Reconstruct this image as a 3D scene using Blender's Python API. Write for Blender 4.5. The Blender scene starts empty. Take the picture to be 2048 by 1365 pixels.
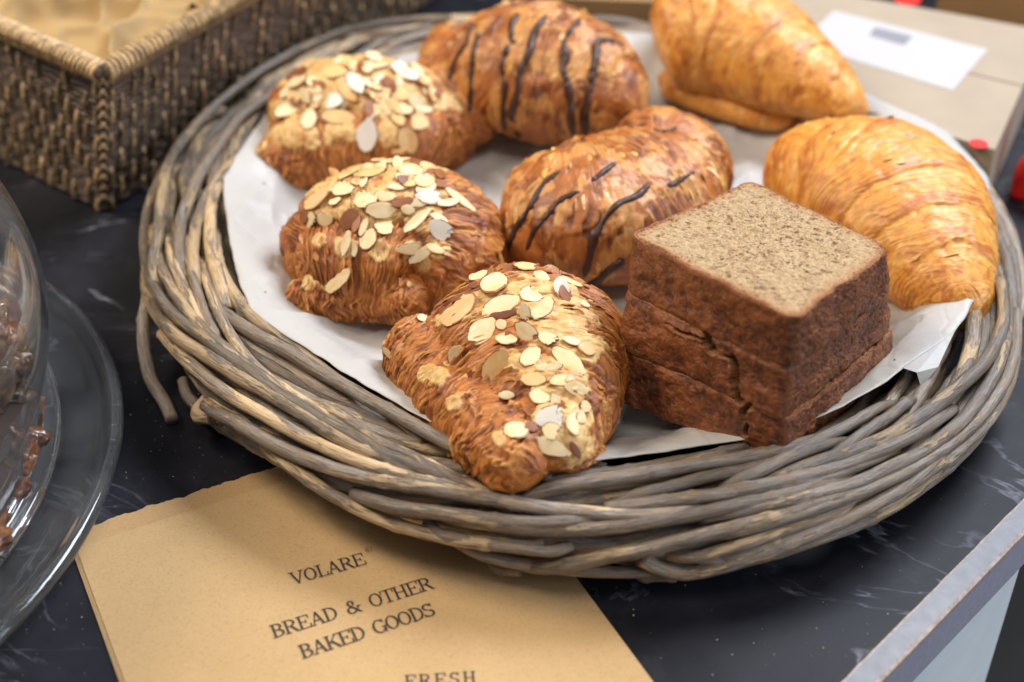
import bpy, math, random, zlib
import numpy as np
from mathutils import Vector, Matrix
from mathutils.bvhtree import BVHTree

SC = bpy.context.scene
COL = SC.collection
CM = 0.01
R = math.radians

# ------------------------------------------------------------------ camera
FPX, PITCH, DIST = 2850.0, R(37), 77.0
CAM = np.array([0, -DIST * math.cos(PITCH), DIST * math.sin(PITCH)])
FW = np.array([0, math.cos(PITCH), -math.sin(PITCH)])
UP = np.array([0, math.sin(PITCH), math.cos(PITCH)])
RT = np.array([1.0, 0, 0])
cd = bpy.data.cameras.new('camera')
cam = bpy.data.objects.new('camera', cd)
COL.objects.link(cam)
cam.location = CAM * CM
cam.rotation_euler = (math.pi / 2 - PITCH, 0, 0)
cd.sensor_width = 36.0
cd.lens = 36.0 * FPX / 2048
cd.clip_start, cd.clip_end = 0.02, 50
cd.dof.use_dof = True
cd.dof.focus_distance = 0.665
cd.dof.aperture_fstop = 4.5
cd.dof.aperture_blades = 0
SC.camera = cam

# ------------------------------------------------------------------ world and lamps
W = bpy.data.worlds.new('World')
SC.world = W
W.use_nodes = True
W.node_tree.nodes['Background'].inputs[0].default_value = (0.85, 0.86, 0.95, 1)
W.node_tree.nodes['Background'].inputs[1].default_value = 0.13
SC.view_settings.view_transform = 'Standard'
SC.view_settings.look = 'None'
SC.view_settings.exposure = 0.35
SC.view_settings.gamma = 1.0


def area(name, loc, tgt, sx, sy, power, col):
    d = bpy.data.lights.new(name, 'AREA')
    d.shape = 'RECTANGLE'
    d.size, d.size_y = sx * CM, sy * CM
    d.energy = power
    d.color = col
    o = bpy.data.objects.new(name, d)
    COL.objects.link(o)
    o.location = Vector(loc) * CM
    o.rotation_euler = (Vector(tgt) - Vector(loc)).to_track_quat('-Z', 'Y').to_euler()
    return o


area('window_light', (100, 95, 170), (0, 5, 0), 100, 70, 50, (0.84, 0.90, 1.0))
area('side_window_light', (190, -70, 75), (10, -5, 0), 120, 90, 17, (0.78, 0.86, 1.0))
area('shop_light', (-120, 30, 130), (0, 0, 0), 60, 60, 20, (1.0, 0.86, 0.68))
area('ceiling_light', (0, -70, 190), (0, 0, 0), 80, 60, 10, (1.0, 0.92, 0.84))


# ------------------------------------------------------------------ helpers
def P(x, y, z=0.0):
    """the place at height z (cm) that the photograph shows at x, y"""
    d = FW * FPX + RT * (x - 1024) + UP * (682.5 - y)
    t = (z - CAM[2]) / d[2]
    return CAM + t * d


def ray(x, y):
    d = FW * FPX + RT * (x - 1024) + UP * (682.5 - y)
    return d / np.linalg.norm(d)


def rng_of(s):
    return np.random.default_rng(zlib.crc32(str(s).encode()))


_prm = rng_of('perm').permutation(256)
_prm = np.concatenate([_prm, _prm, _prm])
_g = rng_of('grad').normal(size=(256, 3))
_g /= np.linalg.norm(_g, axis=1)[:, None]


def noise(x, y, z):
    """gradient noise in about -1..1"""
    x, y, z = np.broadcast_arrays(np.asarray(x, float), np.asarray(y, float), np.asarray(z, float))
    xi, yi, zi = np.floor(x).astype(int), np.floor(y).astype(int), np.floor(z).astype(int)
    xf, yf, zf = x - xi, y - yi, z - zi
    u, v, w = [f * f * f * (f * (f * 6 - 15) + 10) for f in (xf, yf, zf)]
    xi &= 255; yi &= 255; zi &= 255
    out = 0
    for a in (0, 1):
        for b in (0, 1):
            for c in (0, 1):
                h = _prm[_prm[_prm[(xi + a) & 255] + ((yi + b) & 255)] + ((zi + c) & 255)]
                g = _g[h]
                d = g[..., 0] * (xf - a) + g[..., 1] * (yf - b) + g[..., 2] * (zf - c)
                out = out + d * (u if a else 1 - u) * (v if b else 1 - v) * (w if c else 1 - w)
    return out * 1.6


def fbm(x, y, z, o=3, k=2.1):
    s = 0; a = 1.0; t = 0
    for i in range(o):
        s = s + a * noise(x * k ** i + 7 * i, y * k ** i, z * k ** i); t += a; a *= .5
    return s / t * 1.3


def sst(a, b, x):
    t = np.clip((x - a) / (b - a), 0, 1)
    return t * t * (3 - 2 * t)


def lerp(a, b, t):
    return a + (b - a) * t


def mixc(a, b, t):
    a = np.asarray(a, float); b = np.asarray(b, float); t = np.asarray(t)[..., None]
    return a * (1 - t) + b * t


def catmull(pts, n):
    """smooth curve through the rows of pts, resampled evenly by length of the first three columns"""
    p = np.asarray(pts, float)
    q = np.vstack([2 * p[0] - p[1], p, 2 * p[-1] - p[-2]])
    seg = []
    for i in range(1, len(q) - 2):
        t = np.linspace(0, 1, 40, endpoint=False)[:, None]
        a, b, c, d = q[i - 1], q[i], q[i + 1], q[i + 2]
        seg.append(.5 * (2 * b + (c - a) * t + (2 * a - 5 * b + 4 * c - d) * t ** 2 + (3 * b - a - 3 * c + d) * t ** 3))
    s = np.vstack(seg + [p[-1:]])
    L = np.concatenate([[0], np.cumsum(np.linalg.norm(np.diff(s[:, :3], axis=0), axis=1))])
    t = np.linspace(0, L[-1], n)
    return np.stack([np.interp(t, L, s[:, k]) for k in range(s.shape[1])], 1), L[-1]


ORG = {}


def thing(name, label, cat, loc=(0, 0, 0), group=None):
    o = bpy.data.objects.new(name, None)
    COL.objects.link(o)
    o.empty_display_size = 0.02
    o.location = Vector(loc) * CM
    ORG[o.name] = np.array(loc, float)
    o['label'] = label; o['category'] = cat
    if group: o['group'] = group
    return o


def tag(o, label=None, cat=None, group=None, kind=None):
    if label: o['label'] = label
    if cat: o['category'] = cat
    if group: o['group'] = group
    if kind: o['kind'] = kind
    return o


def mesh_data(name, V, F, mats, smooth=True, col=None, uv=None, mi=None):
    me = bpy.data.meshes.new(name)
    V = np.asarray(V, float)
    if isinstance(F, np.ndarray):
        n, k = F.shape
        me.vertices.add(len(V)); me.loops.add(n * k); me.polygons.add(n)
        me.vertices.foreach_set('co', (V * CM).ravel())
        me.polygons.foreach_set('loop_start', np.arange(0, n * k, k, dtype=np.int32))
        me.loops.foreach_set('vertex_index', F.astype(np.int32).ravel())
        me.update(calc_edges=True)
    else:
        me.from_pydata((V * CM).tolist(), [], F)
    if not isinstance(mats, (list, tuple)): mats = [mats]
    for m in mats: me.materials.append(m)
    me.polygons.foreach_set('use_smooth', np.full(len(me.polygons), smooth))
    if mi is not None: me.polygons.foreach_set('material_index', np.asarray(mi, np.int32))
    if col is not None:
        a = me.color_attributes.new('tint', 'FLOAT_COLOR', 'POINT')
        c = np.ones((len(V), 4)); c[:, :col.shape[1]] = np.clip(col, 0, 1)
        a.data.foreach_set('color', c.ravel())
    if uv is not None:
        l = me.uv_layers.new(name='UVMap')
        vi = np.empty(len(me.loops), np.int32); me.loops.foreach_get('vertex_index', vi)
        l.data.foreach_set('uv', np.asarray(uv, float)[vi].ravel())
    me.update()
    return me


def mk(name, V, F, mats, parent=None, **kw):
    V = np.asarray(V, float).reshape(-1, 3)
    base = ORG.get(parent.name, np.zeros(3)) if parent else np.zeros(3)
    o = bpy.data.objects.new(name, mesh_data(name, V - base, F, mats, **kw))
    COL.objects.link(o)
    if parent: o.parent = parent
    ORG[o.name] = base
    return o


def gridf(nu, nv, closed=True):
    i = np.arange(nu - 1)[:, None]
    j = np.arange(nv if closed else nv - 1)[None, :]
    j2 = (j + 1) % nv
    return np.stack([i * nv + j, (i + 1) * nv + j, (i + 1) * nv + j2, i * nv + j2], -1).reshape(-1, 4)


def frames(C):
    T = np.gradient(C, axis=0)
    T /= np.linalg.norm(T, axis=1)[:, None] + 1e-9
    S = np.cross(T, [0, 0, 1.0])
    S /= np.linalg.norm(S, axis=1)[:, None] + 1e-9
    U = np.cross(S, T)
    return T, S, U


def tube(C, r, nv=10, cap=True):
    """verts, faces, uv of a tube round the polyline C with radius r (scalar or array)"""
    C = np.asarray(C, float); n = len(C)
    r = np.broadcast_to(np.asarray(r, float), (n,)).copy()
    T, S, U = frames(C)
    v = np.linspace(-np.pi / 2, 1.5 * np.pi, nv, endpoint=False)
    V = C[:, None] + r[:, None, None] * (S[:, None] * np.cos(v)[None, :, None] + U[:, None] * np.sin(v)[None, :, None])
    L = np.concatenate([[0], np.cumsum(np.linalg.norm(np.diff(C, axis=0), axis=1))])
    uv = np.stack(np.broadcast_arrays(L[:, None], (v / (2 * np.pi) + .25)[None]), -1).reshape(-1, 2)
    V = V.reshape(-1, 3); F = gridf(n, nv)
    if cap:
        k = len(V)
        V = np.vstack([V, C[0], C[-1]])
        uv = np.vstack([uv, [[0, 0], [L[-1], 0]]])
        j = np.arange(nv); j2 = (j + 1) % nv
        a = np.stack([j, j2, np.full(nv, k), np.full(nv, k)], 1)
        b = np.stack([(n - 1) * nv + j2, (n - 1) * nv + j, np.full(nv, k + 1), np.full(nv, k + 1)], 1)
        F = [list(f) for f in F.tolist()] + [f[:3] for f in a.tolist()] + [f[:3] for f in b.tolist()]
    return V, F, uv


class MB:
    def __init__(s): s.V = []; s.F = []; s.n = 0; s.uv = []
    def add(s, V, F, uv=None):
        V = np.asarray(V, float)
        s.V.append(V); s.F += [[i + s.n for i in f] for f in (F.tolist() if isinstance(F, np.ndarray) else F)]
        s.uv.append(np.zeros((len(V), 2)) if uv is None else uv); s.n += len(V)
    def box(s, c, ax, ay, az):
        c, ax, ay, az = [np.asarray(q, float) for q in (c, ax, ay, az)]
        V = [c + a * ax + b * ay + d * az for d in (-.5, .5) for b in (-.5, .5) for a in (-.5, .5)]
        s.add(V, [[0, 2, 3, 1], [4, 5, 7, 6], [0, 1, 5, 4], [2, 6, 7, 3], [0, 4, 6, 2], [1, 3, 7, 5]])
    def build(s, name, m, parent=None, **kw):
        return mk(name, np.vstack(s.V), s.F, m, parent, uv=np.vstack(s.uv), **kw)


def prism(pts2, z0, z1):
    n = len(pts2); p = np.asarray(pts2, float)
    V = np.vstack([np.c_[p, np.full(n, z0)], np.c_[p, np.full(n, z1)]])
    a = sum(p[i][0] * p[(i + 1) % n][1] - p[(i + 1) % n][0] * p[i][1] for i in range(n))
    F = [list(range(n - 1, -1, -1)), list(range(n, 2 * n))] + [[i, (i + 1) % n, n + (i + 1) % n, n + i] for i in range(n)]
    if a < 0: F = [f[::-1] for f in F]
    return V, F


# ------------------------------------------------------------------ materials
class NT:
    def __init__(s, name):
        s.m = bpy.data.materials.new(name); s.m.use_nodes = True
        s.t = s.m.node_tree; s.b = s.t.nodes['Principled BSDF']
    def n(s, typ, **kw):
        nd = s.t.nodes.new(typ)
        for k, v in kw.items():
            if k[0] == '_': setattr(nd, k[1:], v)
            else: s.put(nd, k.replace('9', ' '), v)
        return nd
    def put(s, nd, k, v):
        i = nd.inputs[int(k[1:])] if k[0] == 'i' and k[1:].isdigit() else nd.inputs[k]
        if isinstance(v, bpy.types.NodeSocket): s.t.links.new(v, i)
        elif isinstance(v, (tuple, list)) and i.type == 'RGBA' and len(v) == 3: i.default_value = (*v, 1)
        else: i.default_value = v
    def coord(s, kind='Object', scale=(1, 1, 1)):
        c = s.n('ShaderNodeTexCoord')
        mp = s.n('ShaderNodeMapping'); s.put(mp, 'Vector', c.outputs[kind]); mp.inputs['Scale'].default_value = scale
        return mp.outputs[0]
    def noise(s, vec, scale, detail=4, rough=.55, dist=0):
        nd = s.n('ShaderNodeTexNoise', Scale=scale, Detail=detail, Roughness=rough, Distortion=dist)
        s.put(nd, 'Vector', vec)
        return nd.outputs['Fac']
    def ramp(s, fac, stops):
        nd = s.n('ShaderNodeValToRGB'); e = nd.color_ramp.elements
        while len(e) < len(stops): e.new(.5)
        for q, (p, c) in zip(e, stops):
            q.position = p; q.color = (*c, 1) if isinstance(c, (tuple, list)) else (c, c, c, 1)
        s.put(nd, 'Fac', fac)
        return nd.outputs[0]
    def mix(s, a, b, f, mode='MIX'):
        nd = s.n('ShaderNodeMix', _data_type='RGBA', _blend_type=mode)
        for k, v in ((0, f), (6, a), (7, b)): s.put(nd, 'i%d' % k, v)
        return nd.outputs[2]
    def math(s, op, a, b=0.0, c=0.0):
        nd = s.n('ShaderNodeMath', _operation=op)
        for k, v in enumerate((a, b, c)): s.put(nd, 'i%d' % k, v)
        return nd.outputs[0]
    def bump(s, h, strength=.5, dist=.001, prev=None):
        nd = s.n('ShaderNodeBump', Strength=strength, Distance=dist); s.put(nd, 'Height', h)
        if prev: s.put(nd, 'Normal', prev)
        return nd.outputs[0]
    def set(s, **kw):
        for k, v in kw.items():
            k = {'color': 'Base Color', 'rough': 'Roughness', 'normal': 'Normal', 'metal': 'Metallic', 'spec': 'Specular IOR Level',
                 'trans': 'Transmission Weight', 'ior': 'IOR', 'sss': 'Subsurface Weight', 'coat': 'Coat Weight', 'coatr': 'Coat Roughness'}[k]
            s.put(s.b, k, v)
        return s.m


def plain(name, col, rough=.6, var=.12, scale=60, bump=.2, **kw):
    t = NT(name); v = t.coord()
    f = t.noise(v, scale)
    c = t.mix(tuple(q * (1 - var) for q in col), tuple(min(1, q * (1 + var)) for q in col), t.ramp(f, [(.3, 0.), (.7, 1.)]))
    return t.set(color=c, rough=rough, normal=t.bump(f, bump, .0008), **kw)


def m_pastry(name, rough=.42, fine=260, b=.5, coat=.12, streak=.6):
    t = NT(name)
    a = t.n('ShaderNodeAttribute', _attribute_name='tint')
    v = t.coord('Object')
    f = t.noise(v, fine, 5, .6); g = t.noise(v, 1400, 3, .6); k = t.noise(v, 90, 4, .6)
    c = t.mix(a.outputs['Color'], (.30, .105, .025), t.ramp(f, [(.50, 0.), (.78, .45)]))
    c = t.mix(c, (.84, .48, .16), t.ramp(k, [(.58, 0.), (.85, .2)]))
    uvc = t.n('ShaderNodeTexCoord'); mp = t.n('ShaderNodeMapping'); t.put(mp, 'Vector', uvc.outputs['UV']); mp.inputs['Scale'].default_value = (5.5, .24, 1)
    sk0 = t.noise(mp.outputs[0], 1.0, 3, .55, .12)
    sk = t.mix((.5, .5, .5), sk0, a.outputs['Alpha'])
    c = t.mix(c, (.16, .040, .007), t.ramp(sk, [(.30, streak), (.47, 0.)]))
    c = t.mix(c, (.76, .39, .11), t.ramp(sk, [(.55, 0.), (.72, streak * .75)]))
    n0 = t.bump(sk, .5 * streak + .1, .0012)
    n1 = t.bump(f, b, .0012, n0); n2 = t.bump(g, .25, .0004, n1)
    r = t.math('MULTIPLY_ADD', k, .35, rough - .15)
    return t.set(color=c, rough=r, normal=n2, coat=coat, coatr=.3, sss=.0)


M = {}
M['pastry'] = m_pastry('baked_pastry', .50, 260, .6, .05, .7)
M['choc_pastry'] = m_pastry('flaky_pastry', .44, 230, .5, .12, .45)
M['plain_pastry'] = m_pastry('glazed_pastry', .46, 200, .35, .10, .30)
def m_choc():
    t = NT('dark_chocolate'); f = t.noise(t.coord(), 300)
    return t.set(color=t.mix((.040, .016, .010), (.085, .036, .020), f), rough=.42, normal=t.bump(f, .4, .0006), spec=.4)
M['choc'] = m_choc()


def m_almond(name, c0, c1, c2):
    t = NT(name)
    oi = t.n('ShaderNodeObjectInfo')
    v = t.coord('Object')
    ad = t.n('ShaderNodeVectorMath', _operation='ADD'); t.put(ad, 'i0', v)
    cx = t.n('ShaderNodeCombineXYZ', X=oi.outputs['Random'], Y=oi.outputs['Random']); t.put(ad, 'i1', cx.outputs[0])
    f = t.noise(ad.outputs[0], 120, 4, .6, .4)
    c = t.mix(c0, c1, t.ramp(f, [(.38, 0.), (.66, 1.)]))
    c = t.mix(c, c2, t.ramp(oi.outputs['Random'], [(.45, 0.), (1.0, .75)]))
    g = t.noise(ad.outputs[0], 700, 3)
    return t.set(color=c, rough=.45, normal=t.bump(g, .2, .0004), spec=.35)


M['almond'] = m_almond('almond_flesh', (.80, .67, .42), (.72, .50, .23), (.78, .60, .32))
M['almond_toast'] = m_almond('toasted_almond_flesh', (.80, .56, .26), (.64, .34, .11), (.74, .48, .20))
M['almond_white'] = m_almond('pale_almond_flesh', (.80, .74, .64), (.72, .64, .50), (.80, .74, .64))
M['almond_skin'] = m_almond('almond_skin', (.26, .085, .028), (.36, .14, .05), (.17, .055, .03))


def m_bark():
    t = NT('willow_bark')
    oi = t.n('ShaderNodeObjectInfo')
    uvc = t.n('ShaderNodeTexCoord')
    ad = t.n('ShaderNodeVectorMath', _operation='ADD'); t.put(ad, 'i0', uvc.outputs['UV'])
    rr = t.math('MULTIPLY', oi.outputs['Random'], 37.0)
    cx = t.n('ShaderNodeCombineXYZ', X=rr, Y=0.0, Z=rr); t.put(ad, 'i1', cx.outputs[0])
    mp = t.n('ShaderNodeMapping'); t.put(mp, 'Vector', ad.outputs[0]); mp.inputs['Scale'].default_value = (.22, 2.2, 1)
    mp2 = t.n('ShaderNodeMapping'); t.put(mp2, 'Vector', ad.outputs[0]); mp2.inputs['Scale'].default_value = (.6, 13, 1)
    big = t.noise(mp.outputs[0], 1.0, 7, .68, .5)
    str_ = t.noise(mp2.outputs[0], 1.6, 5, .65)
    mid = t.noise(mp.outputs[0], 4.0, 5, .6)
    bark = t.mix((.050, .034, .024), (.36, .31, .26), t.ramp(str_, [(.30, 0.), (.68, 1.)]))
    fw_ = t.noise(mp.outputs[0], 2.0, 3, .6)
    bark = t.mix(bark, t.mix(bark, (.42, .40, .39), .6), t.ramp(fw_, [(.52, 0.), (.66, .8)]))
    bark = t.mix(bark, (.24, .155, .080), t.ramp(mid, [(.42, 0.), (.60, .75)]))
    wood = t.mix((.46, .31, .15), (.66, .49, .30), t.ramp(str_, [(.35, 0.), (.7, 1.)]))
    wood = t.mix(wood, (.34, .19, .075), t.ramp(mid, [(.5, 0.), (.75, .7)]))
    sx = t.n('ShaderNodeSeparateColor'); t.put(sx, 'i0', oi.outputs['Color'])
    fis = t.noise(mp2.outputs[0], 3.4, 3, .6)
    bark = t.mix(bark, (.022, .016, .012), t.ramp(fis, [(.60, 0.), (.68, .75)]))
    lvl = t.math('MULTIPLY_ADD', oi.outputs['Random'], -.16, sx.outputs[0])
    bb = t.math('ADD', big, lvl)
    bb = t.math('ADD', bb, t.math('MULTIPLY_ADD', str_, .30, -.15))
    mask = t.ramp(bb, [(.520, 0.), (.550, .8), (.64, 1.)])
    c = t.mix(bark, wood, mask)
    vs = t.n('ShaderNodeVectorMath', _operation='SCALE'); t.put(vs, 'i0', c); t.put(vs, 'Scale', t.math('MULTIPLY_ADD', sx.outputs[1], .75, .58)); c = vs.outputs[0]
    n1 = t.bump(mask, .6, .0005)
    n1 = t.bump(str_, .8, .0009, n1); n1 = t.bump(fis, .4, .0005, n1)
    return t.set(color=c, rough=t.math('MULTIPLY_ADD', str_, .3, .28), normal=n1, spec=.6)


M['bark'] = m_bark()


def m_slate():
    t = NT('slate_laminate')
    v = t.coord('Object')
    n = t.noise(v, 14, 6, .65)
    base = t.mix((.004, .004, .006), (.020, .020, .027), t.ramp(n, [(.3, 0.), (.75, 1.)]))
    # thin pale scratches: level lines of a stretched, distorted noise, broken up by a second one
    mp = t.n('ShaderNodeMapping'); t.put(mp, 'Vector', v); mp.inputs['Scale'].default_value = (1, 1.0, 1); mp.inputs['Rotation'].default_value = (0, 0, R(35))
    mp2 = t.n('ShaderNodeMapping'); t.put(mp2, 'Vector', mp.outputs[0]); mp2.inputs['Scale'].default_value = (5, 14, 1)
    vn = t.noise(mp2.outputs[0], 1.0, 5, .55, .6)
    d = t.math('ABSOLUTE', t.math('SUBTRACT', vn, .52))
    line = t.ramp(d, [(.0, 1.), (.005, .8), (.013, .0)])
    brk = t.ramp(t.noise(v, 10, 2), [(.46, 0.), (.58, 1.)])
    fine = t.ramp(t.noise(v, 160, 4, .7), [(.35, .25), (.65, 1.)])
    mp3 = t.n('ShaderNodeMapping'); t.put(mp3, 'Vector', v); mp3.inputs['Rotation'].default_value = (0, 0, R(55)); mp3.inputs['Scale'].default_value = (4, 17, 1); mp3.inputs['Location'].default_value = (3, 1, 0)
    v2 = t.noise(mp3.outputs[0], 1.0, 6, .6, .9)
    l2 = t.ramp(t.math('ABSOLUTE', t.math('SUBTRACT', v2, .48)), [(.0, .9), (.002, .6), (.006, .0)])
    b2 = t.ramp(t.noise(v, 13, 3), [(.50, 0.), (.62, 1.)])
    k = t.math('MULTIPLY', t.math('MAXIMUM', t.math('MULTIPLY', line, brk), t.math('MULTIPLY', l2, b2)), fine)
    sm = t.ramp(t.noise(v, 22, 7, .72), [(.55, 0.), (.85, .22)])
    k2 = t.math('MULTIPLY', sm, fine)
    c = t.mix(base, (.20, .20, .235), t.math('MINIMUM', t.math('ADD', t.math('MULTIPLY', k, .8), k2), 1.0))
    r = t.math('MULTIPLY_ADD', n, .3, .34)
    nn = t.bump(t.noise(v, 120, 5, .6), .18, .0006)
    return t.set(color=c, rough=r, normal=nn, spec=.17)


M['slate'] = m_slate()


def m_kraft(name, c0, c1, fib=.6):
    t = NT(name); v = t.coord()
    f = t.noise(v, 900, 3, .7); g = t.noise(v, 45, 4)
    mp = t.n('ShaderNodeMapping'); t.put(mp, 'Vector', v); mp.inputs['Scale'].default_value = (1, 5, 1); mp.inputs['Rotation'].default_value = (0, 0, R(25))
    h = t.noise(mp.outputs[0], 420, 3, .6, .8)
    c = t.mix(c0, c1, g)
    c = t.mix(c, tuple(q * .62 for q in c0), t.ramp(f, [(.52, 0.), (.74, fib)]))
    c = t.mix(c, tuple(min(1, q * 1.25) for q in c1), t.ramp(h, [(.58, 0.), (.75, fib)]))
    return t.set(color=c, rough=.72, normal=t.bump(f, .25, .0003), spec=.25)


M['kraft'] = m_kraft('kraft_paper', (.46, .295, .135), (.52, .345, .165))
M['kraft_dark'] = m_kraft('kraft_paper_inside', (.44, .27, .115), (.50, .32, .15))
M['kraft_soft'] = m_kraft('soft_kraft_paper', (.36, .235, .10), (.42, .285, .13), .1)
M['ink'] = plain('black_ink', (.022, .018, .016), .7, .25, 900)
M['white_paper'] = plain('greaseproof_paper', (.46, .445, .42), .5, .03, 30, .15, sss=.0)
def reed_mat(name, col, *a_):
    m_ = plain(name, col, *a_); nt = m_.node_tree
    oi = nt.nodes.new('ShaderNodeObjectInfo'); mp_ = nt.nodes.new('ShaderNodeMapRange'); mp_.inputs[3].default_value = .55; mp_.inputs[4].default_value = 1.6
    nt.links.new(oi.outputs['Random'], mp_.inputs[0])
    b_ = nt.nodes['Principled BSDF']; src = b_.inputs['Base Color'].links[0].from_socket
    vm = nt.nodes.new('ShaderNodeVectorMath'); vm.operation = 'SCALE'
    nt.links.new(src, vm.inputs[0]); nt.links.new(mp_.outputs[0], vm.inputs['Scale']); nt.links.new(vm.outputs[0], b_.inputs['Base Color'])
    return m_
def m_paper():
    t = NT('greaseproof_paper'); v = t.coord()
    f = t.noise(v, 26, 5, .6); g = t.noise(v, 9, 3, .5); d = t.noise(v, 420, 3, .6)
    c = t.mix((.44, .425, .40), (.49, .475, .45), f)
    c = t.mix(c, (.34, .30, .235), t.ramp(g, [(.60, 0.), (.66, .55)]))
    c = t.mix(c, (.33, .24, .15), t.ramp(t.noise(v, 150, 2), [(.76, 0.), (.80, .6)]))
    nv = t.coord('Object', (1, 1, .3))
    w = t.n('ShaderNodeTexVoronoi', Scale=34.0, _feature='DISTANCE_TO_EDGE'); t.put(w, 'Vector', nv)
    cr = t.ramp(w.outputs['Distance'], [(.0, 0.), (.06, 1.)])
    n1 = t.bump(cr, .25, .0008); n1 = t.bump(f, .5, .003, n1); n1 = t.bump(d, .15, .0003, n1)
    return t.set(color=c, rough=.45, normal=n1, spec=.35)
M['white_paper'] = m_paper()
M['reed'] = reed_mat('rattan_reed', (.40, .27, .135), .40, .55, 180, .4)
M['reed_dark'] = plain('dark_rattan', (.125, .085, .058), .45, .4, 120, .5)
M['edge_metal'] = plain('worn_grey_laminate', (.165, .168, .185), .5, .16, 160, .3)
M['edge_wood'] = plain('bare_wood_edge', (.34, .27, .23), .6, .3, 400, .4)
M['edge_face'] = plain('grey_violet_edge_face', (.30, .30, .37), .5, .08, 240, .3)
M['white_panel'] = plain('white_painted_board', (.74, .80, .82), .55, .03, 60)
M['floor'] = plain('grey_floor', (.10, .095, .085), .7, .1, 8)
M['card'] = plain('brown_cardboard', (.36, .29, .21), .7, .06, 30)
M['card_warm'] = plain('warm_cardboard', (.33, .19, .08), .7, .06, 30)
M['label_white'] = plain('white_label_paper', (.47, .455, .46), .6, .02, 30)
M['grey_print'] = plain('grey_print', (.22, .22, .25), .6, .02, 30)
M['red'] = plain('red_plastic', (.80, .02, .012), .4, .05, 30)
M['olive'] = plain('dark_olive_cloth', (.07, .07, .055), .8, .1, 30)
M['crumb'] = plain('pale_crumb', (.62, .50, .36), .8, .3, 900)
M['crumb_brown'] = plain('brown_crumb', (.35, .14, .05), .7, .3, 900)


def m_glass():
    t = NT('clear_glass')
    v = t.coord()
    f = t.ramp(t.noise(v, 16, 6, .7, .5), [(.35, 0.), (.75, 1.)]); g = t.ramp(t.noise(v, 500, 2), [(.70, 0.), (.74, 1.)])
    w = t.math('MULTIPLY_ADD', f, -.045, .995); w = t.math('SUBTRACT', w, t.math('MULTIPLY', g, .12))  # smudges and specks, plus a faint diffuse haze painted in for reflected surroundings
    return t.set(color=(.95, .965, .965), rough=.02, trans=w, ior=1.5)


M['glass'] = m_glass()


def m_cake(name, crumb):
    t = NT(name)
    a = t.n('ShaderNodeAttribute', _attribute_name='tint')
    v = t.coord('Object')
    f = t.noise(v, 330, 5, .65); g = t.noise(v, 1100, 4, .7)
    if crumb:
        vo = t.n('ShaderNodeTexVoronoi', Scale=520.0); t.put(vo, 'Vector', v)
        pore = t.ramp(vo.outputs['Distance'], [(.12, 0.), (.42, 1.)])
        c = t.mix(a.outputs['Color'], (.62, .50, .34), t.ramp(g, [(.50, 0.), (.80, .6)]))
        c = t.mix(c, (.13, .065, .03), t.ramp(f, [(.58, 0.), (.74, .65)]))
        n1 = t.bump(pore, .45, .0010); n2 = t.bump(f, .8, .0016, n1)
        return t.set(color=c, rough=.7, normal=n2, spec=.3)
    c = t.mix(a.outputs['Color'], (.40, .15, .05), t.ramp(f, [(.52, 0.), (.75, .6)]))
    c = t.mix(c, (.05, .014, .007), t.ramp(g, [(.56, 0.), (.8, .55)]))
    n1 = t.bump(f, .7, .0018); n2 = t.bump(g, .5, .0007, n1)
    return t.set(color=c, rough=t.math('MULTIPLY_ADD', f, .5, .14), normal=n2, spec=.5)


M['crust'] = m_cake('banana_bread_crust', False)
M['cake_crumb'] = m_cake('banana_bread_crumb', True)

# ------------------------------------------------------------------ the table
A1, A2 = P(1682, 1365), P(2045, 1000)
ed = (A2 - A1) / np.linalg.norm(A2 - A1)
en = np.array([ed[1], -ed[0], 0])             # outward
bw = 1.12                                      # width of the edge strip
def edge_pt(s, off, z):
    return A1 + ed * s + en * off + np.array([0, 0, z])
E0, E1 = -40.0, 120.0
a, b = edge_pt(E0, 0, 0), edge_pt(E1, 0, 0)
V, F = prism([a[:2], b[:2], [b[0] - 60, 170], [-130, 170], [-130, a[1]]], -3.0, 0.0)
top = mk('table_top', V, F, M['slate'], smooth=False); tag(top, kind='structure')
rs = rng_of('edge')
tb = thing('table_edging', 'worn grey edge strip along the right side of the black table', 'table edge', tuple(edge_pt(0, 0, -3.0)))
n = 420
s = np.linspace(E0, E1, n)
def strip(o0, o1, z0, z1, wob0, wob1, nm, m):
    w0 = wob0 * noise(s * 1.3, 3.1, 0.2) + wob0 * .6 * noise(s * 6, 1.1, 0); w1 = wob1 * noise(s * 1.1, 8.1, 0.2) + wob1 * .6 * noise(s * 5, 4.1, 0)
    rows = []
    for (o, z, w) in ((o0, z0 - .25, 0), (o0, z0, w0), (o1, z1, w1), (o1, z1 - .25, 0)):
        rows.append(A1 + ed * s[:, None] + en * (o + w * np.ones(n))[:, None] + np.array([0, 0, z]))
    V = np.stack(rows, 1).reshape(-1, 3)
    return mk(nm, V, gridf(n, 4, False)[:, ::-1], m, tb, smooth=False)
strip(.0, .13, .012, .0, .03, .02, 'bare_wood_line', M['edge_wood'])
strip(.10, bw - .10, .02, -.06, .02, .03, 'edge_strip', M['edge_metal'])
strip(bw - .13, bw + .02, -.04, -.12, .03, .02, 'bare_wood_line', M['edge_wood'])
mb = MB()
c = edge_pt((E0 + E1) / 2, bw / 2, -1.6)
mb.box(c, ed * (E1 - E0), en * bw, (0, 0, 2.84))
mb.build('edge_face', M['edge_face'], tb, smooth=False)
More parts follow.
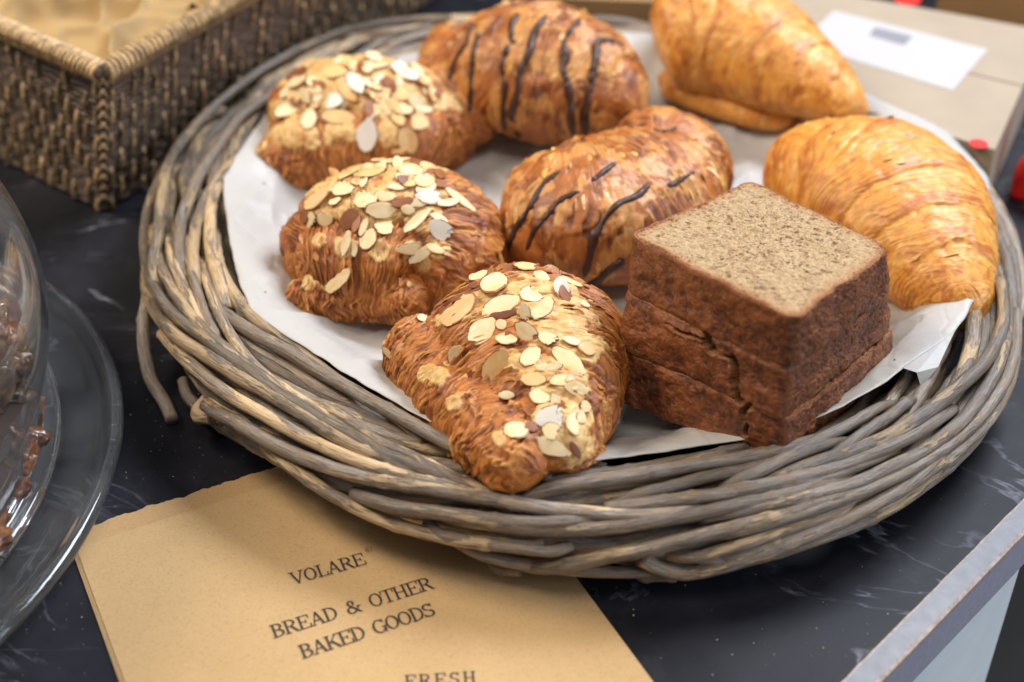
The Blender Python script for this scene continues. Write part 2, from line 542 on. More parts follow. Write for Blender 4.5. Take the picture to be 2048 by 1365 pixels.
# cabinet under the table, and the floor
def on_plane(px, py, off):
    d = ray(px, py); o = A1 + en * off
    t = ((o - CAM) @ en) / (d @ en)
    return CAM + t * d
cp = on_plane(2032, 1160, bw - .5)
send = (cp - A1) @ ed
mb = MB()
mb.box(edge_pt((E0 + send) / 2, bw - .5 - 10, -39), ed * (send - E0), en * 20, (0, 0, 72))
cab = mb.build('cabinet', M['white_panel'], smooth=False)
tag(cab, 'white board cabinet side under the table at the lower right', 'cabinet')
mk('floor', [[-400, -300, -75], [400, -300, -75], [400, 500, -75], [-400, 500, -75]], [[0, 1, 2, 3]], M['floor'], smooth=False)['kind'] = 'structure'
mk('back_wall', [[-500, 420, -75], [500, 420, -75], [500, 420, 260], [-500, 420, 260]], [[0, 1, 2, 3]], M['olive'], smooth=False)['kind'] = 'structure'

# ------------------------------------------------------------------ the round willow tray
q = [3.6209, 7.9889, 21.6263, 24.2017, 0.2957, 0.0091, -0.0075, 0.0122]
TA, TB, TZ = 3.05, 2.35, 2.75
def ring(th):
    th = np.asarray(th, float)
    k = 1 + q[5] * np.cos(4 * th) + q[7] * np.cos(3 * th) + q[6] * np.sin(3 * th)
    x, y = q[2] * np.cos(th) * k, q[3] * np.sin(th) * k
    return np.stack([q[0] + x * math.cos(q[4]) - y * math.sin(q[4]), q[1] + x * math.sin(q[4]) + y * math.cos(q[4])], -1)
def ring_n(th):
    t = ring(th + .01) - ring(th - .01)
    t /= np.linalg.norm(t, axis=-1)[..., None]
    return np.stack([t[..., 1], -t[..., 0]], -1)
def torus(th, ph, off=0.0):
    c, nn = ring(th), ring_n(th)
    a, b = (TA + off) * np.cos(ph), (TB + off) * np.sin(ph)
    return np.concatenate([c + nn * a[..., None], (TZ + b)[..., None]], -1)

tray = thing('willow_tray', 'oval willow tray with a thick rim of twisted grey and tan rods, holding the pastries', 'tray', (q[0], q[1], 0))
th_, ph_ = np.linspace(0, 2 * np.pi, 300, endpoint=False), np.linspace(0, 2 * np.pi, 40, endpoint=False)
TT = torus(*np.meshgrid(th_, ph_, indexing='ij'))
ff = []
for i in range(300):
    i2 = (i + 1) % 300
    for j in range(40):
        j2 = (j + 1) % 40
        ff.append((i * 40 + j, i2 * 40 + j, i2 * 40 + j2, i * 40 + j2))
TORUS = BVHTree.FromPolygons(TT.reshape(-1, 3).tolist(), ff)

def wobble(C, amp, key, f=.22):
    k = rng_of(key).uniform(0, 90)
    L = np.concatenate([[0], np.cumsum(np.linalg.norm(np.diff(C, axis=0), axis=1))])
    w = np.stack([noise(L * f, k, .3), noise(L * f, k + 9, .3), noise(L * f, k + 21, .3)], 1)
    w2 = np.stack([noise(L * f * 4, k, 7.3), noise(L * f * 4, k + 9, 7.3), noise(L * f * 4, k + 21, 7.3)], 1)
    return C + amp * w + amp * .25 * w2

def rod(C, r, key, taper=(1, 1)):
    k = rng_of(key)
    n = len(C)
    u = np.linspace(0, 1, n)
    L = np.concatenate([[0], np.cumsum(np.linalg.norm(np.diff(C, axis=0), axis=1))])
    rr = r * lerp(taper[0], taper[1], u) * (1 + .05 * noise(L * .2, k.uniform(0, 99), 1.5) + .02 * noise(L * 2.2, k.uniform(0, 99), 4.5))
    for _ in range(k.integers(1, 4)):                       # knots
        c0 = k.uniform(0, L[-1]); rr *= 1 + .16 * np.exp(-((L - c0) / .16) ** 2)
    C = C.copy(); C[:, 2] = np.maximum(C[:, 2], rr + .02)
    V, F, uv = tube(C, rr, 12)
    o = mk('willow_rod', V, F, M['bark'], tray, uv=uv)
    mx = C[:, 0].mean()
    o.color = (.085 - .060 * float(sst(-8, 14, mx)), float(rng_of('tone' + str(key)).random()), .5, 1)
    return o

kr = rng_of('rods')
# inner filling layer, then winding outer layers
NR = 0
for i in range(20):
    t0 = i / 20 * 2 * np.pi + kr.uniform(-.1, .1); span = kr.uniform(1.7, 2.6); p0 = kr.uniform(0, 2 * np.pi)
    u = np.linspace(0, 1, 90)
    C = torus(t0 + span * u, p0 + kr.choice([-1, 1]) * .9 * u, -1.0 - .5 * kr.random())
    rod(wobble(C, .3, 'in%d' % i), kr.uniform(.36, .44), 'ri%d' % i, (1.05, .85))
for i in range(44):
    t0 = i / 44 * 2 * np.pi + kr.uniform(-.08, .08)
    span = kr.uniform(1.5, 2.5)
    u = np.linspace(0, 1, 110)
    p = lerp(R(-58), R(215), u ** kr.uniform(.8, 1.2)) + R(kr.uniform(-14, 14))
    off = -1.0 + kr.uniform(-.25, .30) - .55 * np.clip(1 - u / .06, 0, 1) ** 2 - .8 * np.clip((u - .86) / .14, 0, 1)
    C = torus(t0 + span * u, p, off)
    rod(wobble(C, .20, 'o%d' % i), kr.uniform(.33, .43), 'ro%d' % i, (1.12, .75))

# rods followed one by one along the front of the rim: (zoom origin x, y, scale), points, height over the rim surface
Z1, Z2, Z3, Z6 = (240, 480, 2.2013), (880, 850, 2.695), (1400, 560, 2.202), (240, 0, 2.2015)
TRACED = [
 (Z1, [(-10, -60), (75, 0), (100, 110), (160, 250), (270, 370), (400, 450), (520, 540), (650, 640), (800, 740), (950, 830), (1100, 920), (1300, 1000), (1500, 1060), (1673, 1100)], .10, .38),
 (Z1, [(95, -80), (130, 0), (175, 130), (260, 260), (340, 370), (450, 470), (580, 560), (700, 660), (830, 780), (980, 860), (1180, 950)], .02, .36),
 (Z1, [(190, -60), (215, 40), (255, 150), (300, 260), (380, 390), (470, 500), (600, 600), (700, 690)], -.05, .34),
 (Z1, [(300, -60), (305, 80), (330, 200), (380, 340), (440, 440)], -.05, .30),
 (Z1, [(350, 40), (390, 180), (430, 310), (500, 440), (600, 560), (720, 650), (850, 730), (1000, 830), (1150, 910), (1300, 950), (1500, 1060), (1640, 1120)], -.02, .33),
 (Z1, [(60, 100), (85, 220), (150, 330), (250, 430), (380, 510), (520, 600), (680, 690), (800, 760), (950, 860), (1100, 940), (1300, 1010), (1500, 1060)], .06, .42),
 (Z1, [(140, 425), (220, 480), (330, 570), (440, 660), (560, 730), (700, 810), (850, 890), (1000, 960), (1200, 1030), (1400, 1080), (1673, 1150), (1800, 1180)], .12, .40),
 (Z1, [(345, 750), (470, 790), (600, 850), (740, 930), (900, 1000), (1100, 1050), (1300, 1090), (1500, 1120), (1673, 1150), (1850, 1160)], .18, .42),
 (Z1, [(400, 250), (480, 330), (600, 420), (740, 490), (900, 590), (1050, 670), (1200, 760), (1400, 870), (1560, 950), (1673, 990), (1900, 1010)], .10, .40),
 (Z1, [(385, -60), (400, 40), (450, 160), (520, 270), (620, 360), (750, 440), (880, 540), (1010, 640), (1180, 740), (1350, 830)], -.02, .36),
 (Z1, [(850, 700), (1000, 800), (1150, 900), (1300, 960), (1450, 1040), (1600, 1100), (1700, 1130)], .12, .32),
 (Z1, [(590, 930), (750, 1000), (860, 1090), (1000, 1170), (1150, 1240), (1300, 1290), (1500, 1330), (1673, 1350), (1850, 1390)], .02, .38),
 (Z1, [(1010, 1130), (1150, 1160), (1300, 1190), (1500, 1215), (1673, 1240), (1900, 1250), (2100, 1230)], .18, .40),
 (Z2, [(-80, 310), (0, 340), (250, 390), (500, 440), (760, 470), (1000, 490), (1250, 480), (1450, 450)], .10, .38),
 (Z2, [(0, 505), (300, 540), (600, 565), (900, 555), (1200, 515), (1500, 460), (1800, 390), (2048, 330), (2250, 260)], .12, .38),
 (Z2, [(420, 380), (600, 340), (800, 310), (1000, 290), (1200, 250), (1500, 200), (1800, 150), (2048, 60), (2150, 10)], .12, .38),
 (Z2, [(950, 395), (1200, 340), (1500, 260), (1800, 200), (2048, 110), (2200, 40)], .04, .32),
 (Z2, [(900, 420), (1150, 415), (1400, 385), (1700, 340), (2048, 285), (2300, 200), (2500, 100)], .02, .36),
 (Z2, [(290, 745), (400, 775), (550, 775), (800, 730), (1100, 670), (1400, 600), (1700, 520), (2048, 420), (2300, 330), (2500, 220)], .16, .40),
 (Z2, [(1085, 775), (1200, 805), (1400, 790), (1700, 700), (2048, 570), (2350, 420), (2600, 260), (2800, 60)], .16, .40),
 (Z2, [(1250, 760), (1500, 690), (1800, 590), (2048, 510), (2300, 400)], .02, .32),
 (Z2, [(-100, 570), (0, 600), (200, 640), (400, 665), (600, 690), (700, 690)], .04, .32),
 (Z2, [(30, 680), (200, 720), (450, 770), (700, 800), (900, 820), (1100, 840), (1400, 825), (1700, 760), (2048, 620)], -.02, .34),
 (Z2, [(520, 250), (800, 243), (1000, 222), (1200, 182), (1450, 135), (1650, 80), (1850, 10)], -.22, .38),
 (Z2, [(640, 300), (850, 270), (1100, 235), (1350, 180), (1600, 110)], -.15, .36),
 (Z3, [(100, 900), (300, 820), (450, 740), (600, 660), (760, 572), (850, 505)], .06, .34),
 (Z3, [(560, 790), (700, 690), (820, 605), (900, 545), (950, 490)], .0, .34),
 (Z3, [(300, 880), (600, 780), (850, 680), (1050, 540), (1200, 430), (1300, 310), (1345, 150), (1330, 0), (1300, -120)], .12, .42),
 (Z3, [(0, 960), (200, 925), (450, 870), (700, 790), (900, 700), (1050, 610), (1150, 550)], .04, .40),
 (Z3, [(0, 1050), (300, 990), (600, 930), (800, 850), (1000, 750), (1150, 630), (1270, 480), (1330, 330), (1370, 180), (1380, 20)], .12, .38),
 (Z3, [(0, 1140), (250, 1080), (500, 1000), (800, 900), (1000, 790), (1200, 640), (1330, 480), (1400, 300), (1430, 120)], .14, .38),
 (Z3, [(0, 1280), (250, 1200), (500, 1110), (750, 1000), (1000, 850), (1200, 700), (1350, 520), (1440, 360)], .10, .40),
 (Z3, [(-40, 1270), (300, 1220), (600, 1120), (850, 1030), (1100, 880), (1300, 710), (1440, 540)], .0, .40),
 (Z6, [(75, 1200), (80, 1100), (115, 920), (200, 730), (320, 560), (440, 410), (600, 300), (750, 225), (900, 160), (1100, 110), (1453, 50)], .10, .36),
 (Z6, [(140, 1300), (150, 1150), (175, 1000), (185, 850), (230, 690), (330, 540), (430, 450)], .14, .38),
 (Z6, [(270, 1240), (250, 1100), (270, 960), (330, 800), (420, 650), (540, 500), (700, 390), (900, 280)], .04, .40),
 (Z6, [(330, 1250), (320, 1100), (350, 930), (440, 780), (560, 660)], .08, .38),
 (Z6, [(470, 1330), (420, 1180), (395, 1040), (405, 880), (450, 780)], .14, .42),
 (Z6, [(560, 1365), (480, 1260), (430, 1130), (410, 990)], .06, .40),
]
for i, (zz, pts, off, r) in enumerate(TRACED):
    W3 = []
    pp, _ = catmull(np.c_[np.array(pts, float), np.zeros(len(pts))], 26)
    for x, y, _z in pp:
        px, py = zz[0] + x / zz[2], zz[1] + y / zz[2]
        d = ray(px, py)
        loc, nr, idx, dist = TORUS.ray_cast(Vector(CAM), Vector(d))
        if loc is None:
            # just past the rim's outline: nearest place on the rim to that line of sight
            best = min((TORUS.find_nearest(Vector(CAM + d * t)) for t in np.linspace(55, 115, 61)), key=lambda h: h[3])
            loc, nr = best[0], best[1]
        loc = np.array(loc)
        nn = np.array(nr)
        a_ = math.atan2(loc[1] - q[1], loc[0] - q[0]); cc = ring(a_ - q[4])
        if nn @ (loc - np.array([cc[0], cc[1], TZ])) < 0: nn = -nn
        eu = min(len(W3), 25 - len(W3)) / 3.0
        W3.append(loc + nn * (off - .12 - .55 * max(0, 1 - eu) ** 1.5))
    W3 = np.array(W3)
    for _ in range(3): W3[1:-1] = (W3[:-2] + W3[1:-1] * 2 + W3[2:]) / 4
    C, L = catmull(W3, max(40, int(len(pts) * 9)))
    rod(wobble(C, .06, 'tr%d' % i, .4), r * .86, 'tt%d' % i, (1.0, .92))
mb = MB()
for i in range(15):
    y = -15 + i * 2.2
    w = math.sqrt(max(1, 1 - ((i - 7) / 8.6) ** 2)) * 18
    V, F, uv = tube(catmull([[q[0] - w, y + q[1], 1.0], [q[0], y + q[1] + .3, 1.15], [q[0] + w, y + q[1], 1.0]], 20)[0], .55, 8)
    mb.add(V, F, uv)
mb.build('woven_base', M['bark'], tray)

# stubs: the loose rod hanging down at the left, and the cut ends in front
def stub(pts, r, key):
    C, L = catmull([P(x, y, z) for x, y, z in pts], 40)
    return rod(wobble(C, .05, key, .6), r, key, (1.0, .95))
stub([(296, 590, 3.2), (288, 650, 2.6), (288, 705, 1.9), (302, 760, 1.1), (325, 800, .6), (345, 840, .42)], .36, 'st1')
stub([(440, 775, 2.0), (415, 800, 1.6), (396, 822, 1.4), (400, 833, 1.5), (425, 836, 1.8)], .34, 'st2')
stub([(690, 955, 1.4), (697, 985, 1.0), (700, 1005, 1.0), (730, 1010, 1.5)], .33, 'st3')
stub([(978, 1095, .9), (985, 1120, .7), (1000, 1135, 1.0), (1040, 1140, 1.4)], .34, 'st4')
stub([(1285, 1125, 1.2), (1282, 1148, .8), (1300, 1152, 1.0), (1350, 1150, 1.3)], .32, 'st5')
stub([(530, 905, 1.2), (440, 850, 1.0), (380, 800, .9), (365, 760, 1.2)], .32, 'st6')

# ------------------------------------------------------------------ greaseproof paper in the tray
PB = [(445, 352, 4.3), (449, 420, 4.0), (462, 500, 3.9), (480, 575, 3.9), (502, 628, 4.1), (560, 668, 4.4), (640, 715, 4.5), (720, 765, 4.6), (800, 815, 4.6),
      (868, 855, 4.6), (905, 872, 4.4), (962, 915, 4.3), (1060, 938, 3.6), (1165, 928, 3.4), (1300, 912, 3.3), (1445, 890, 3.2), (1500, 882, 3.0), (1600, 855, 3.0),
      (1690, 815, 3.4), (1785, 762, 4.9), (1818, 726, 5.5), (1870, 700, 5.6), (1914, 668, 5.5), (1955, 590, 4.2), (1972, 480, 4.6), (1981, 362, 4.8), (1890, 262, 4.6),
      (1745, 198, 4.6), (1560, 120, 4.0), (1320, 70, 3.6), (1060, 60, 3.4), (820, 110, 3.6), (640, 150, 3.8), (545, 215, 4.0), (485, 300, 4.2)]
def on_rim(x, y, z):
    p = P(x, y, z)
    h = TORUS.ray_cast(Vector(CAM), Vector(ray(x, y)))
    if h[0] is None or h[0][2] < 3.0 or (np.array(h[0]) - p) @ (np.array(h[0]) - p) > 16: return p
    return np.array(h[0]) + np.array([0, 0, .16 if x < 1000 else .14])
pb = np.array([on_rim(x, y, z) for x, y, z in PB])
pc = np.array([4.0, 7.0])
NPB = 720
seg = np.vstack([pb, pb[:1]])
L = np.concatenate([[0], np.cumsum(np.linalg.norm(np.diff(seg, axis=0), axis=1))])
tt = np.linspace(0, L[-1], NPB, endpoint=False)
B = np.stack([np.interp(tt, L, seg[:, k]) for k in range(3)], 1)
for _ in range(30): B = (np.roll(B, 1, 0) + 2 * B + np.roll(B, -1, 0)) / 4
B[:, :2] += .06 * np.stack([noise(tt * .9, .5, 2.), noise(tt * .9, 7.5, 2.)], 1)
NRP = 150
rr = np.linspace(0.0, 1, NRP)[:, None]
X = pc[0] + (B[None, :, 0] - pc[0]) * rr; Y = pc[1] + (B[None, :, 1] - pc[1]) * rr
rise = sst(.74, 1.02, rr)
Z = 1.75 + (B[None, :, 2] - 1.75) * rise
def ridged(x, y, s, k): return 1 - np.abs(noise(x * s, y * s, k)) * 2
fold = np.maximum(0, ridged(X + .5 * noise(X * .3, Y * .3, 2.), Y, .16, .5)) ** 2 * .42 + np.maximum(0, ridged(X, Y * .6, .33, 4.5)) ** 1.5 * .30 + np.maximum(0, ridged(X * .8, Y, .55, 12.5)) ** 1.3 * .10
rad = np.maximum(0, ridged(np.cos(tt / L[-1] * 2 * np.pi)[None] * 5, np.sin(tt / L[-1] * 2 * np.pi)[None] * 5, 1.0, 9.5)) ** 2 * .40
Z = Z + fold * (1 - .8 * rise) + (rad * sst(.5, .8, rr) * (1 - sst(.90, 1., rr))) + .05 * noise(X * 1.3, Y * 1.3, 1.)
for i in range(int(NRP * .55), NRP):
    for j in range(NPB):
        if i % 2 and i < NRP - 1: continue
        h = TORUS.ray_cast(Vector((X[i, j], Y[i, j], 12)), Vector((0, 0, -1)))
        if h[0] is not None: Z[i, j] = max(Z[i, j], h[0][2] + (.22 if X[i, j] < 0 else .15))
for i in range(int(NRP * .55) | 1, NRP - 1, 2): Z[i] = np.maximum(Z[i], (Z[i - 1] + Z[i + 1]) / 2)
Z[-1] = np.maximum(B[:, 2], Z[-1] - 9) + .03 * noise(tt * 2, .5, .5); Z[-2] = Z[-1] * .6 + Z[-3] * .4
FP = [(5.2, -6.3), (12.2, 1.6), (19.0, -4.2), (11.6, -12.0)]
sd_ = np.full(X.shape, 99.)
for (ax_, ay_), (bx_, by_) in zip(FP, FP[1:] + FP[:1]):
    ex_, ey_ = bx_ - ax_, by_ - ay_; l_ = math.hypot(ex_, ey_)
    sd_ = np.minimum(sd_, ((X - ax_) * ey_ - (Y - ay_) * ex_) / l_)
bot_ = 1.75 + .16 * (1.3 - Y) - .06
Z = np.where(sd_ > 0, np.minimum(np.maximum(Z, bot_ - .1), bot_), np.maximum(Z, lerp(Z, bot_ - .1, sst(-2.2, 0, sd_))))
Z = np.where((sd_ <= 0) & (sd_ > -1.0), np.minimum(Z, bot_ + .05 - sd_ * .4), Z)
V = np.stack(np.broadcast_arrays(X, Y, Z), -1).reshape(-1, 3)
paper = mk('paper_liner', V, gridf(NRP, NPB), M['white_paper'])
tag(paper, 'crumpled sheet of off-white greaseproof paper lining the willow tray', 'paper')
md = paper.modifiers.new('thick', 'SOLIDIFY'); md.thickness = .0003; md.offset = -1
# turned-up corner at the right
fc = [P(1818, 726, 5.7), P(1897, 692, 5.5), P(1917, 667, 5.2), P(1882, 738, 5.0), P(1850, 771, 4.7), P(1846, 735, 5.75), P(1803, 750, 4.9), P(1790, 768, 4.6)]
edge3 = np.stack([X[-1], Y[-1], Z[-1]], 1)
v_ = edge3 - CAM; k_ = FPX / (v_ @ FW); epx = np.stack([1024 + k_ * (v_ @ RT), 682.5 - k_ * (v_ @ UP)], 1)
new = []
for i_, (x_, y_) in enumerate(((1806, 735), (1885, 690), (1914, 668))):
    j_ = int(np.argmin(np.hypot(epx[:, 0] - x_, epx[:, 1] - y_))); new.append(edge3[j_] + [0, 0, .03])
fc[3] = fc[3] + (new[2] - fc[2]) * .8; fc[4] = fc[4] + (new[0] - fc[0]) * .6; fc[5] = fc[5] + (new[0] - fc[0]); fc[6] = fc[6] + (new[0] - fc[0]) * .6; fc[7] = fc[7] + (new[0] - fc[0]) * .6
fc[0], fc[1], fc[2] = new
fc = fc[:6]
mk('folded_corner', fc, [[0, 5, 1], [5, 3, 1], [1, 3, 2], [5, 4, 3]], M['white_paper'], paper, smooth=False)
# ------------------------------------------------------------------ pastries
PAL = {'almond': dict(lo=(.20, .048, .007), mid=(.50, .165, .024), hi=(.78, .41, .11)),
       'plain': dict(lo=(.46, .135, .016), mid=(.72, .315, .048), hi=(.82, .50, .15)),
       'choc': dict(lo=(.15, .036, .007), mid=(.43, .135, .022), hi=(.68, .34, .09))}
BODY = {}
SHELL = {}
M['flake_crust'] = plain('crisp_crust_flake', (.50, .20, .045), .45, .45, 300, .4)
M['flake_gold'] = plain('golden_crust_flake', (.66, .36, .10), .45, .3, 300, .4)


def loft(ctrl, NU, NV, key, style, floor=None, steps=(), slant=.25, amp=1.0, ph0=0., cream=(), flat=.8, creamamt=0, twist=0., stepd=.2):
    """a rolled piece of dough along ctrl rows (x px, y px, z cm, half width cm, half height cm)"""
    c3 = [[*P(r_[0], r_[1], r_[2]), r_[3], r_[4], r_[5] if len(r_) > 5 else 1.0] for r_ in ctrl]
    S_, L = catmull(c3, NU)
    C, w, h, wi = S_[:, :3], S_[:, 3], S_[:, 4], S_[:, 5]
    k = rng_of(key).uniform(0, 60)
    # even out the frame
    T = np.gradient(C, axis=0); T /= np.linalg.norm(T, axis=1)[:, None]
    Sd = np.cross(T, [0, 0, 1.]); Sd /= np.linalg.norm(Sd, axis=1)[:, None]
    U = np.cross(Sd, T)
    u = np.linspace(0, 1, NU)
    tau = .9 / L
    def cap(t): return np.sqrt(np.clip(1 - (1 - np.clip(t / (tau * 1.4), 0, 1)) ** 2, 0, 1))
    e = cap(u) * cap(1 - u)
    v = np.linspace(-np.pi / 2, 1.5 * np.pi, NV, endpoint=False)
    cv, sv = np.cos(v)[None], np.sin(v)[None]
    sy = np.where(sv > 0, np.abs(sv) ** .92, -np.abs(sv) ** .8 * flat)
    uu = u[:, None]
    s = uu * L
    # slanted layer steps
    qs = 2 * uu - 1 + slant * np.sin(v + ph0)[None] * (1 - .4 * np.abs(2 * uu - 1)) + .05 * noise(s * .5, cv * 1.2 + k, sv * 1.2)
    aq = np.abs(qs)
    st = np.zeros((NU, NV)); lip = np.zeros((NU, NV)); after = np.zeros((NU, NV)); bul = np.zeros((NU, NV))
    ed_ = list(steps) + [1.3]
    prev = 0.
    for i, e0 in enumerate(ed_[:-1]):
        e0n = e0 + .03 * noise(cv * 2.2, sv * 2.2, k + i * 3.)
        st = st + sst(e0n - .012, e0n + .012, aq)
        lip = lip + np.exp(-((aq - e0n + .03) / .035) ** 2)
        after = after + np.exp(-((aq - e0n - .03) / .03) ** 2)
    for i, (a0, a1) in enumerate(zip([0] + list(steps), ed_)):
        t = np.clip((aq - a0) / (a1 - a0), 0, 1)
        bul = bul + np.where((aq >= a0) & (aq < a1), np.sin(np.pi * t) ** .7, 0)
    # lamination lines running round the piece
    wa = .32 * noise(s * .45, cv * 1.1 + k, sv * 1.1) + .14 * noise(s * 1.1, cv * 2.4, sv * 2.4 + k) + twist * np.sin(v + ph0)[None]
    sl = s + wa
    n1 = noise(sl * 3.2, cv * .9 + k, sv * .9)
    n2 = noise(sl * 8.0, cv * 1.6, sv * 1.6 + k)
    n3 = noise(sl * 17., cv * 3.5 + k, sv * 3.5)
    brk = sst(-.35, .35, noise(s * .9, cv * 2.6 + k, sv * 2.6))          # where the layers show
    A = {'almond': 1.7, 'plain': .38, 'choc': 1.0}[style] * amp
    if style == 'plain': stepd *= .55
    # overlapping leaves: each one ends in a thin lip and drops to the next
    def leaves(f, kk, dist):
        p_ = sl * f + dist * noise(s * .55, cv * 1.7 + kk, sv * 1.7) + .35 * noise(s * 1.6, cv * 3.5, sv * 3.5 + kk)
        fr = p_ - np.floor(p_)
        ident = np.floor(p_)
        on = sst(-.25, .25, noise(ident * 1.37 + kk, cv * 1.5, sv * 1.5 + ident * .7))
        hgt = (fr ** 1.6 - sst(.90, 1.0, fr)) * on
        tone = noise(ident * .77 + kk, cv * .9, sv * .9)
        return hgt, np.exp(-((fr - .86) / .10) ** 2) * on, (np.exp(-(fr / .24) ** 2) + np.exp(-((1 - fr) / .05) ** 2)) * on, tone
    h1, lip1, gap1, tn1 = leaves(3.2, k, 1.7)
    h2, lip2, gap2, tn2 = leaves(5.8, k + 20, 2.2)
    h0, lip0, gap0, tn0 = leaves(1.15, k + 40, 1.3)
    line = 1.3 * (h0 - .3) + 1.0 * (h1 - .3) + .55 * (h2 - .3) + .12 * n3 + .2 * n1
    ltone = .25 * lip0 - .35 * gap0 + .35 * tn0 + .30 * (lip1 + .7 * lip2) - .55 * (gap1 + .7 * gap2) + .55 * tn1 + .40 * tn2 + .2 * n3 + .5 * (h1 - .3) + .3 * (h2 - .3)
    Xn, Yn, Zn = [(C[:, None, i] + Sd[:, None, i] * w[:, None] * cv + U[:, None, i] * h[:, None] * sv) for i in range(3)]
    lump = fbm(Xn * .35 + k, Yn * .35, Zn * .35, 3)
    fl = fbm(Xn * 1.5, Yn * 1.5 + k, Zn * 1.5, 4)
    rad_ = np.minimum(w, h)[:, None]
    disp = rad_ * (.05 * lump) - stepd * st + {'almond': .16, 'plain': .06, 'choc': .15}[style] * bul + A * .115 * line * (.4 + .6 * brk) + .05 * fl
    col_m = .50 + .30 * lump + .36 * lip - .30 * after
    tone = PAL[style]
    if style == 'almond':
        g = .52 + .85 * ltone * (.35 + .65 * brk) + .20 * fl
        col = mixc(tone['lo'], tone['mid'], sst(.10, .60, g + .02 - .30 * (col_m - .5)))
        col = mixc(col, tone['hi'], sst(.60, 1.05, g - .3 * (col_m - .5)) * .8)
    elif style == 'plain':
        g = .5 + .32 * ltone + .40 * fl - .55 * (col_m - .5)
        col = mixc(tone['lo'], tone['mid'], sst(.05, .5, g))
        col = mixc(col, tone['hi'], sst(.52, .95, g))
    else:
        pf = fbm(Xn * .62 + 5, Yn * .62 + k, Zn * .62, 4, 2.3)
        patch = sst(.03, .11, pf) * sst(-.5, .05, fl + .4)
        g = .5 + .75 * ltone * brk + .25 * fl - .35 * (col_m - .5)
        col = mixc(tone['lo'], tone['mid'], sst(.1, .6, g))
        col = mixc(col, (.68, .33, .085), patch * .65)
        edge = np.exp(-((pf - .07) / .035) ** 2)
        col = mixc(col, (.33, .12, .035), edge * .4)
        disp = disp + .05 * patch
    # underside is paler and softer
    low = sst(-.35, -.8, sv + 0 * uu)
    col = mixc(col, np.array(tone['mid']) * .85, low * .5)
    ww, hh = (w * e)[:, None], (h * e)[:, None]
    de = disp * (.25 + .75 * e[:, None])
    ww = np.where(cv > 0, ww * wi[:, None], ww)
    x_, y_ = (ww + de) * cv, (hh + de) * sy
    V = C[:, None] + Sd[:, None] * x_[..., None] + U[:, None] * y_[..., None]
    if style == 'almond' or cream:
        cm = np.zeros((NU, NV))
        for (cx, cy, r_) in cream:
            d = ray(cx, cy)
            rel = V - CAM; t = rel @ d
            dd = np.linalg.norm(rel - t[..., None] * d, axis=-1)
            near = sst(0, 3.0, (t.min() + 9.0) - t)
            cm = np.maximum(cm, np.exp(-(dd / (r_ / 42.0)) ** 2) * near)
        wob = fbm(V[..., 0] * 1.1, V[..., 1] * 1.1 + k, V[..., 2] * 1.1, 4)
        m_ = sst(.42, .50, cm + .50 * wob)
        bub = fbm(V[..., 0] * 4, V[..., 1] * 4, V[..., 2] * 4, 3)
        ccol = mixc((.56, .30, .085), (.76, .52, .21), sst(-.4, .5, .6 * bub + .5 * wob))
        ccol = mixc(ccol, (.50, .24, .07), sst(.25, .8, noise(V[..., 0] * .9, V[..., 1] * .9, k + V[..., 2])) * .6)
        col = mixc(col, ccol, m_)
        out = Sd[:, None] * cv[..., None] + U[:, None] * sv[..., None]
        V = V + out * (m_ * (.06 - A * .085 * line * .6 + .03 * bub))[..., None]
    alp = 1 - (m_ if (style == 'almond' or cream) else np.zeros((NU, NV)))
    col = np.concatenate([col, alp[..., None]], -1)
    if floor is not None: 
        lowz = V[..., 2] < floor
        V[..., 2] = np.where(lowz, floor + (V[..., 2] - floor) * .12, V[..., 2])
    uvm = np.stack(np.broadcast_arrays(sl, (v[None] / (2 * np.pi) + .25) * 8.0), -1)
    return V, col, uvm


def pastry_mesh(name, root, key, ctrl, style, mat='pastry', NU=480, NV=230, **kw):
    V, c, uvm = loft(ctrl, NU, NV, key, style, **kw)
    F = gridf(NU, NV)
    o = mk(name, V.reshape(-1, 3), F, M[mat], root, col=c.reshape(-1, 4), uv=uvm.reshape(-1, 2))
    BODY.setdefault(root.name, []).append((V.reshape(-1, 3), F))
    SHELL.setdefault(root.name, []).append((V.reshape(-1, 3), F, (NU, NV)))
    return o


def shards(root, n, key, size=(.18, .45), m='flake_crust'):
    k = rng_of('sh' + key)
    mb_ = MB()
    for (V, F, shp) in SHELL[root.name]:
        G = V.reshape(shp[0], shp[1], 3)
        cnt_ = int(n * shp[0] * shp[1] / 110000)
        for _ in range(cnt_):
            i = int(k.integers(int(shp[0] * .08), int(shp[0] * .92))); j = int(k.integers(shp[1]))
            p = G[i, j]
            du = G[min(i + 3, shp[0] - 1), j] - G[max(i - 3, 0), j]; dv = G[i, (j + 3) % shp[1]] - G[i, (j - 3) % shp[1]]
            nn_ = np.cross(du, dv); l_ = np.linalg.norm(nn_)
            if l_ < 1e-6: continue
            nn_ /= l_
            c_ = G[i].mean(0)
            if nn_ @ (p - c_) < 0: nn_ = -nn_
            if nn_[2] < -.1: continue
            du = du / np.linalg.norm(du) * k.choice([-1, 1]); dv = dv / np.linalg.norm(dv)
            a_ = k.uniform(*size); b_ = k.uniform(.10, .24)
            lift = k.uniform(.03, .12)
            rows_ = []
            ns_ = 5
            for q in range(ns_):
                t_ = (q / (ns_ - 1) - .5) * 2
                w_ = b_ * (1 - .6 * t_ * t_) * k.uniform(.7, 1.2)
                e0 = p + dv * (t_ * a_) + nn_ * (.015 - .10 * t_ * t_ * a_)
                rows_ += [e0 - du * w_ * .3, e0 + du * w_ * .5 + nn_ * lift * .5, e0 + du * w_ + nn_ * lift * (1 - .5 * t_ * t_)]
            mb_.add(rows_, gridf(ns_, 3, False))
    o = mb_.build('loose_flakes', M[m], root); o['kind'] = 'stuff'
    return o


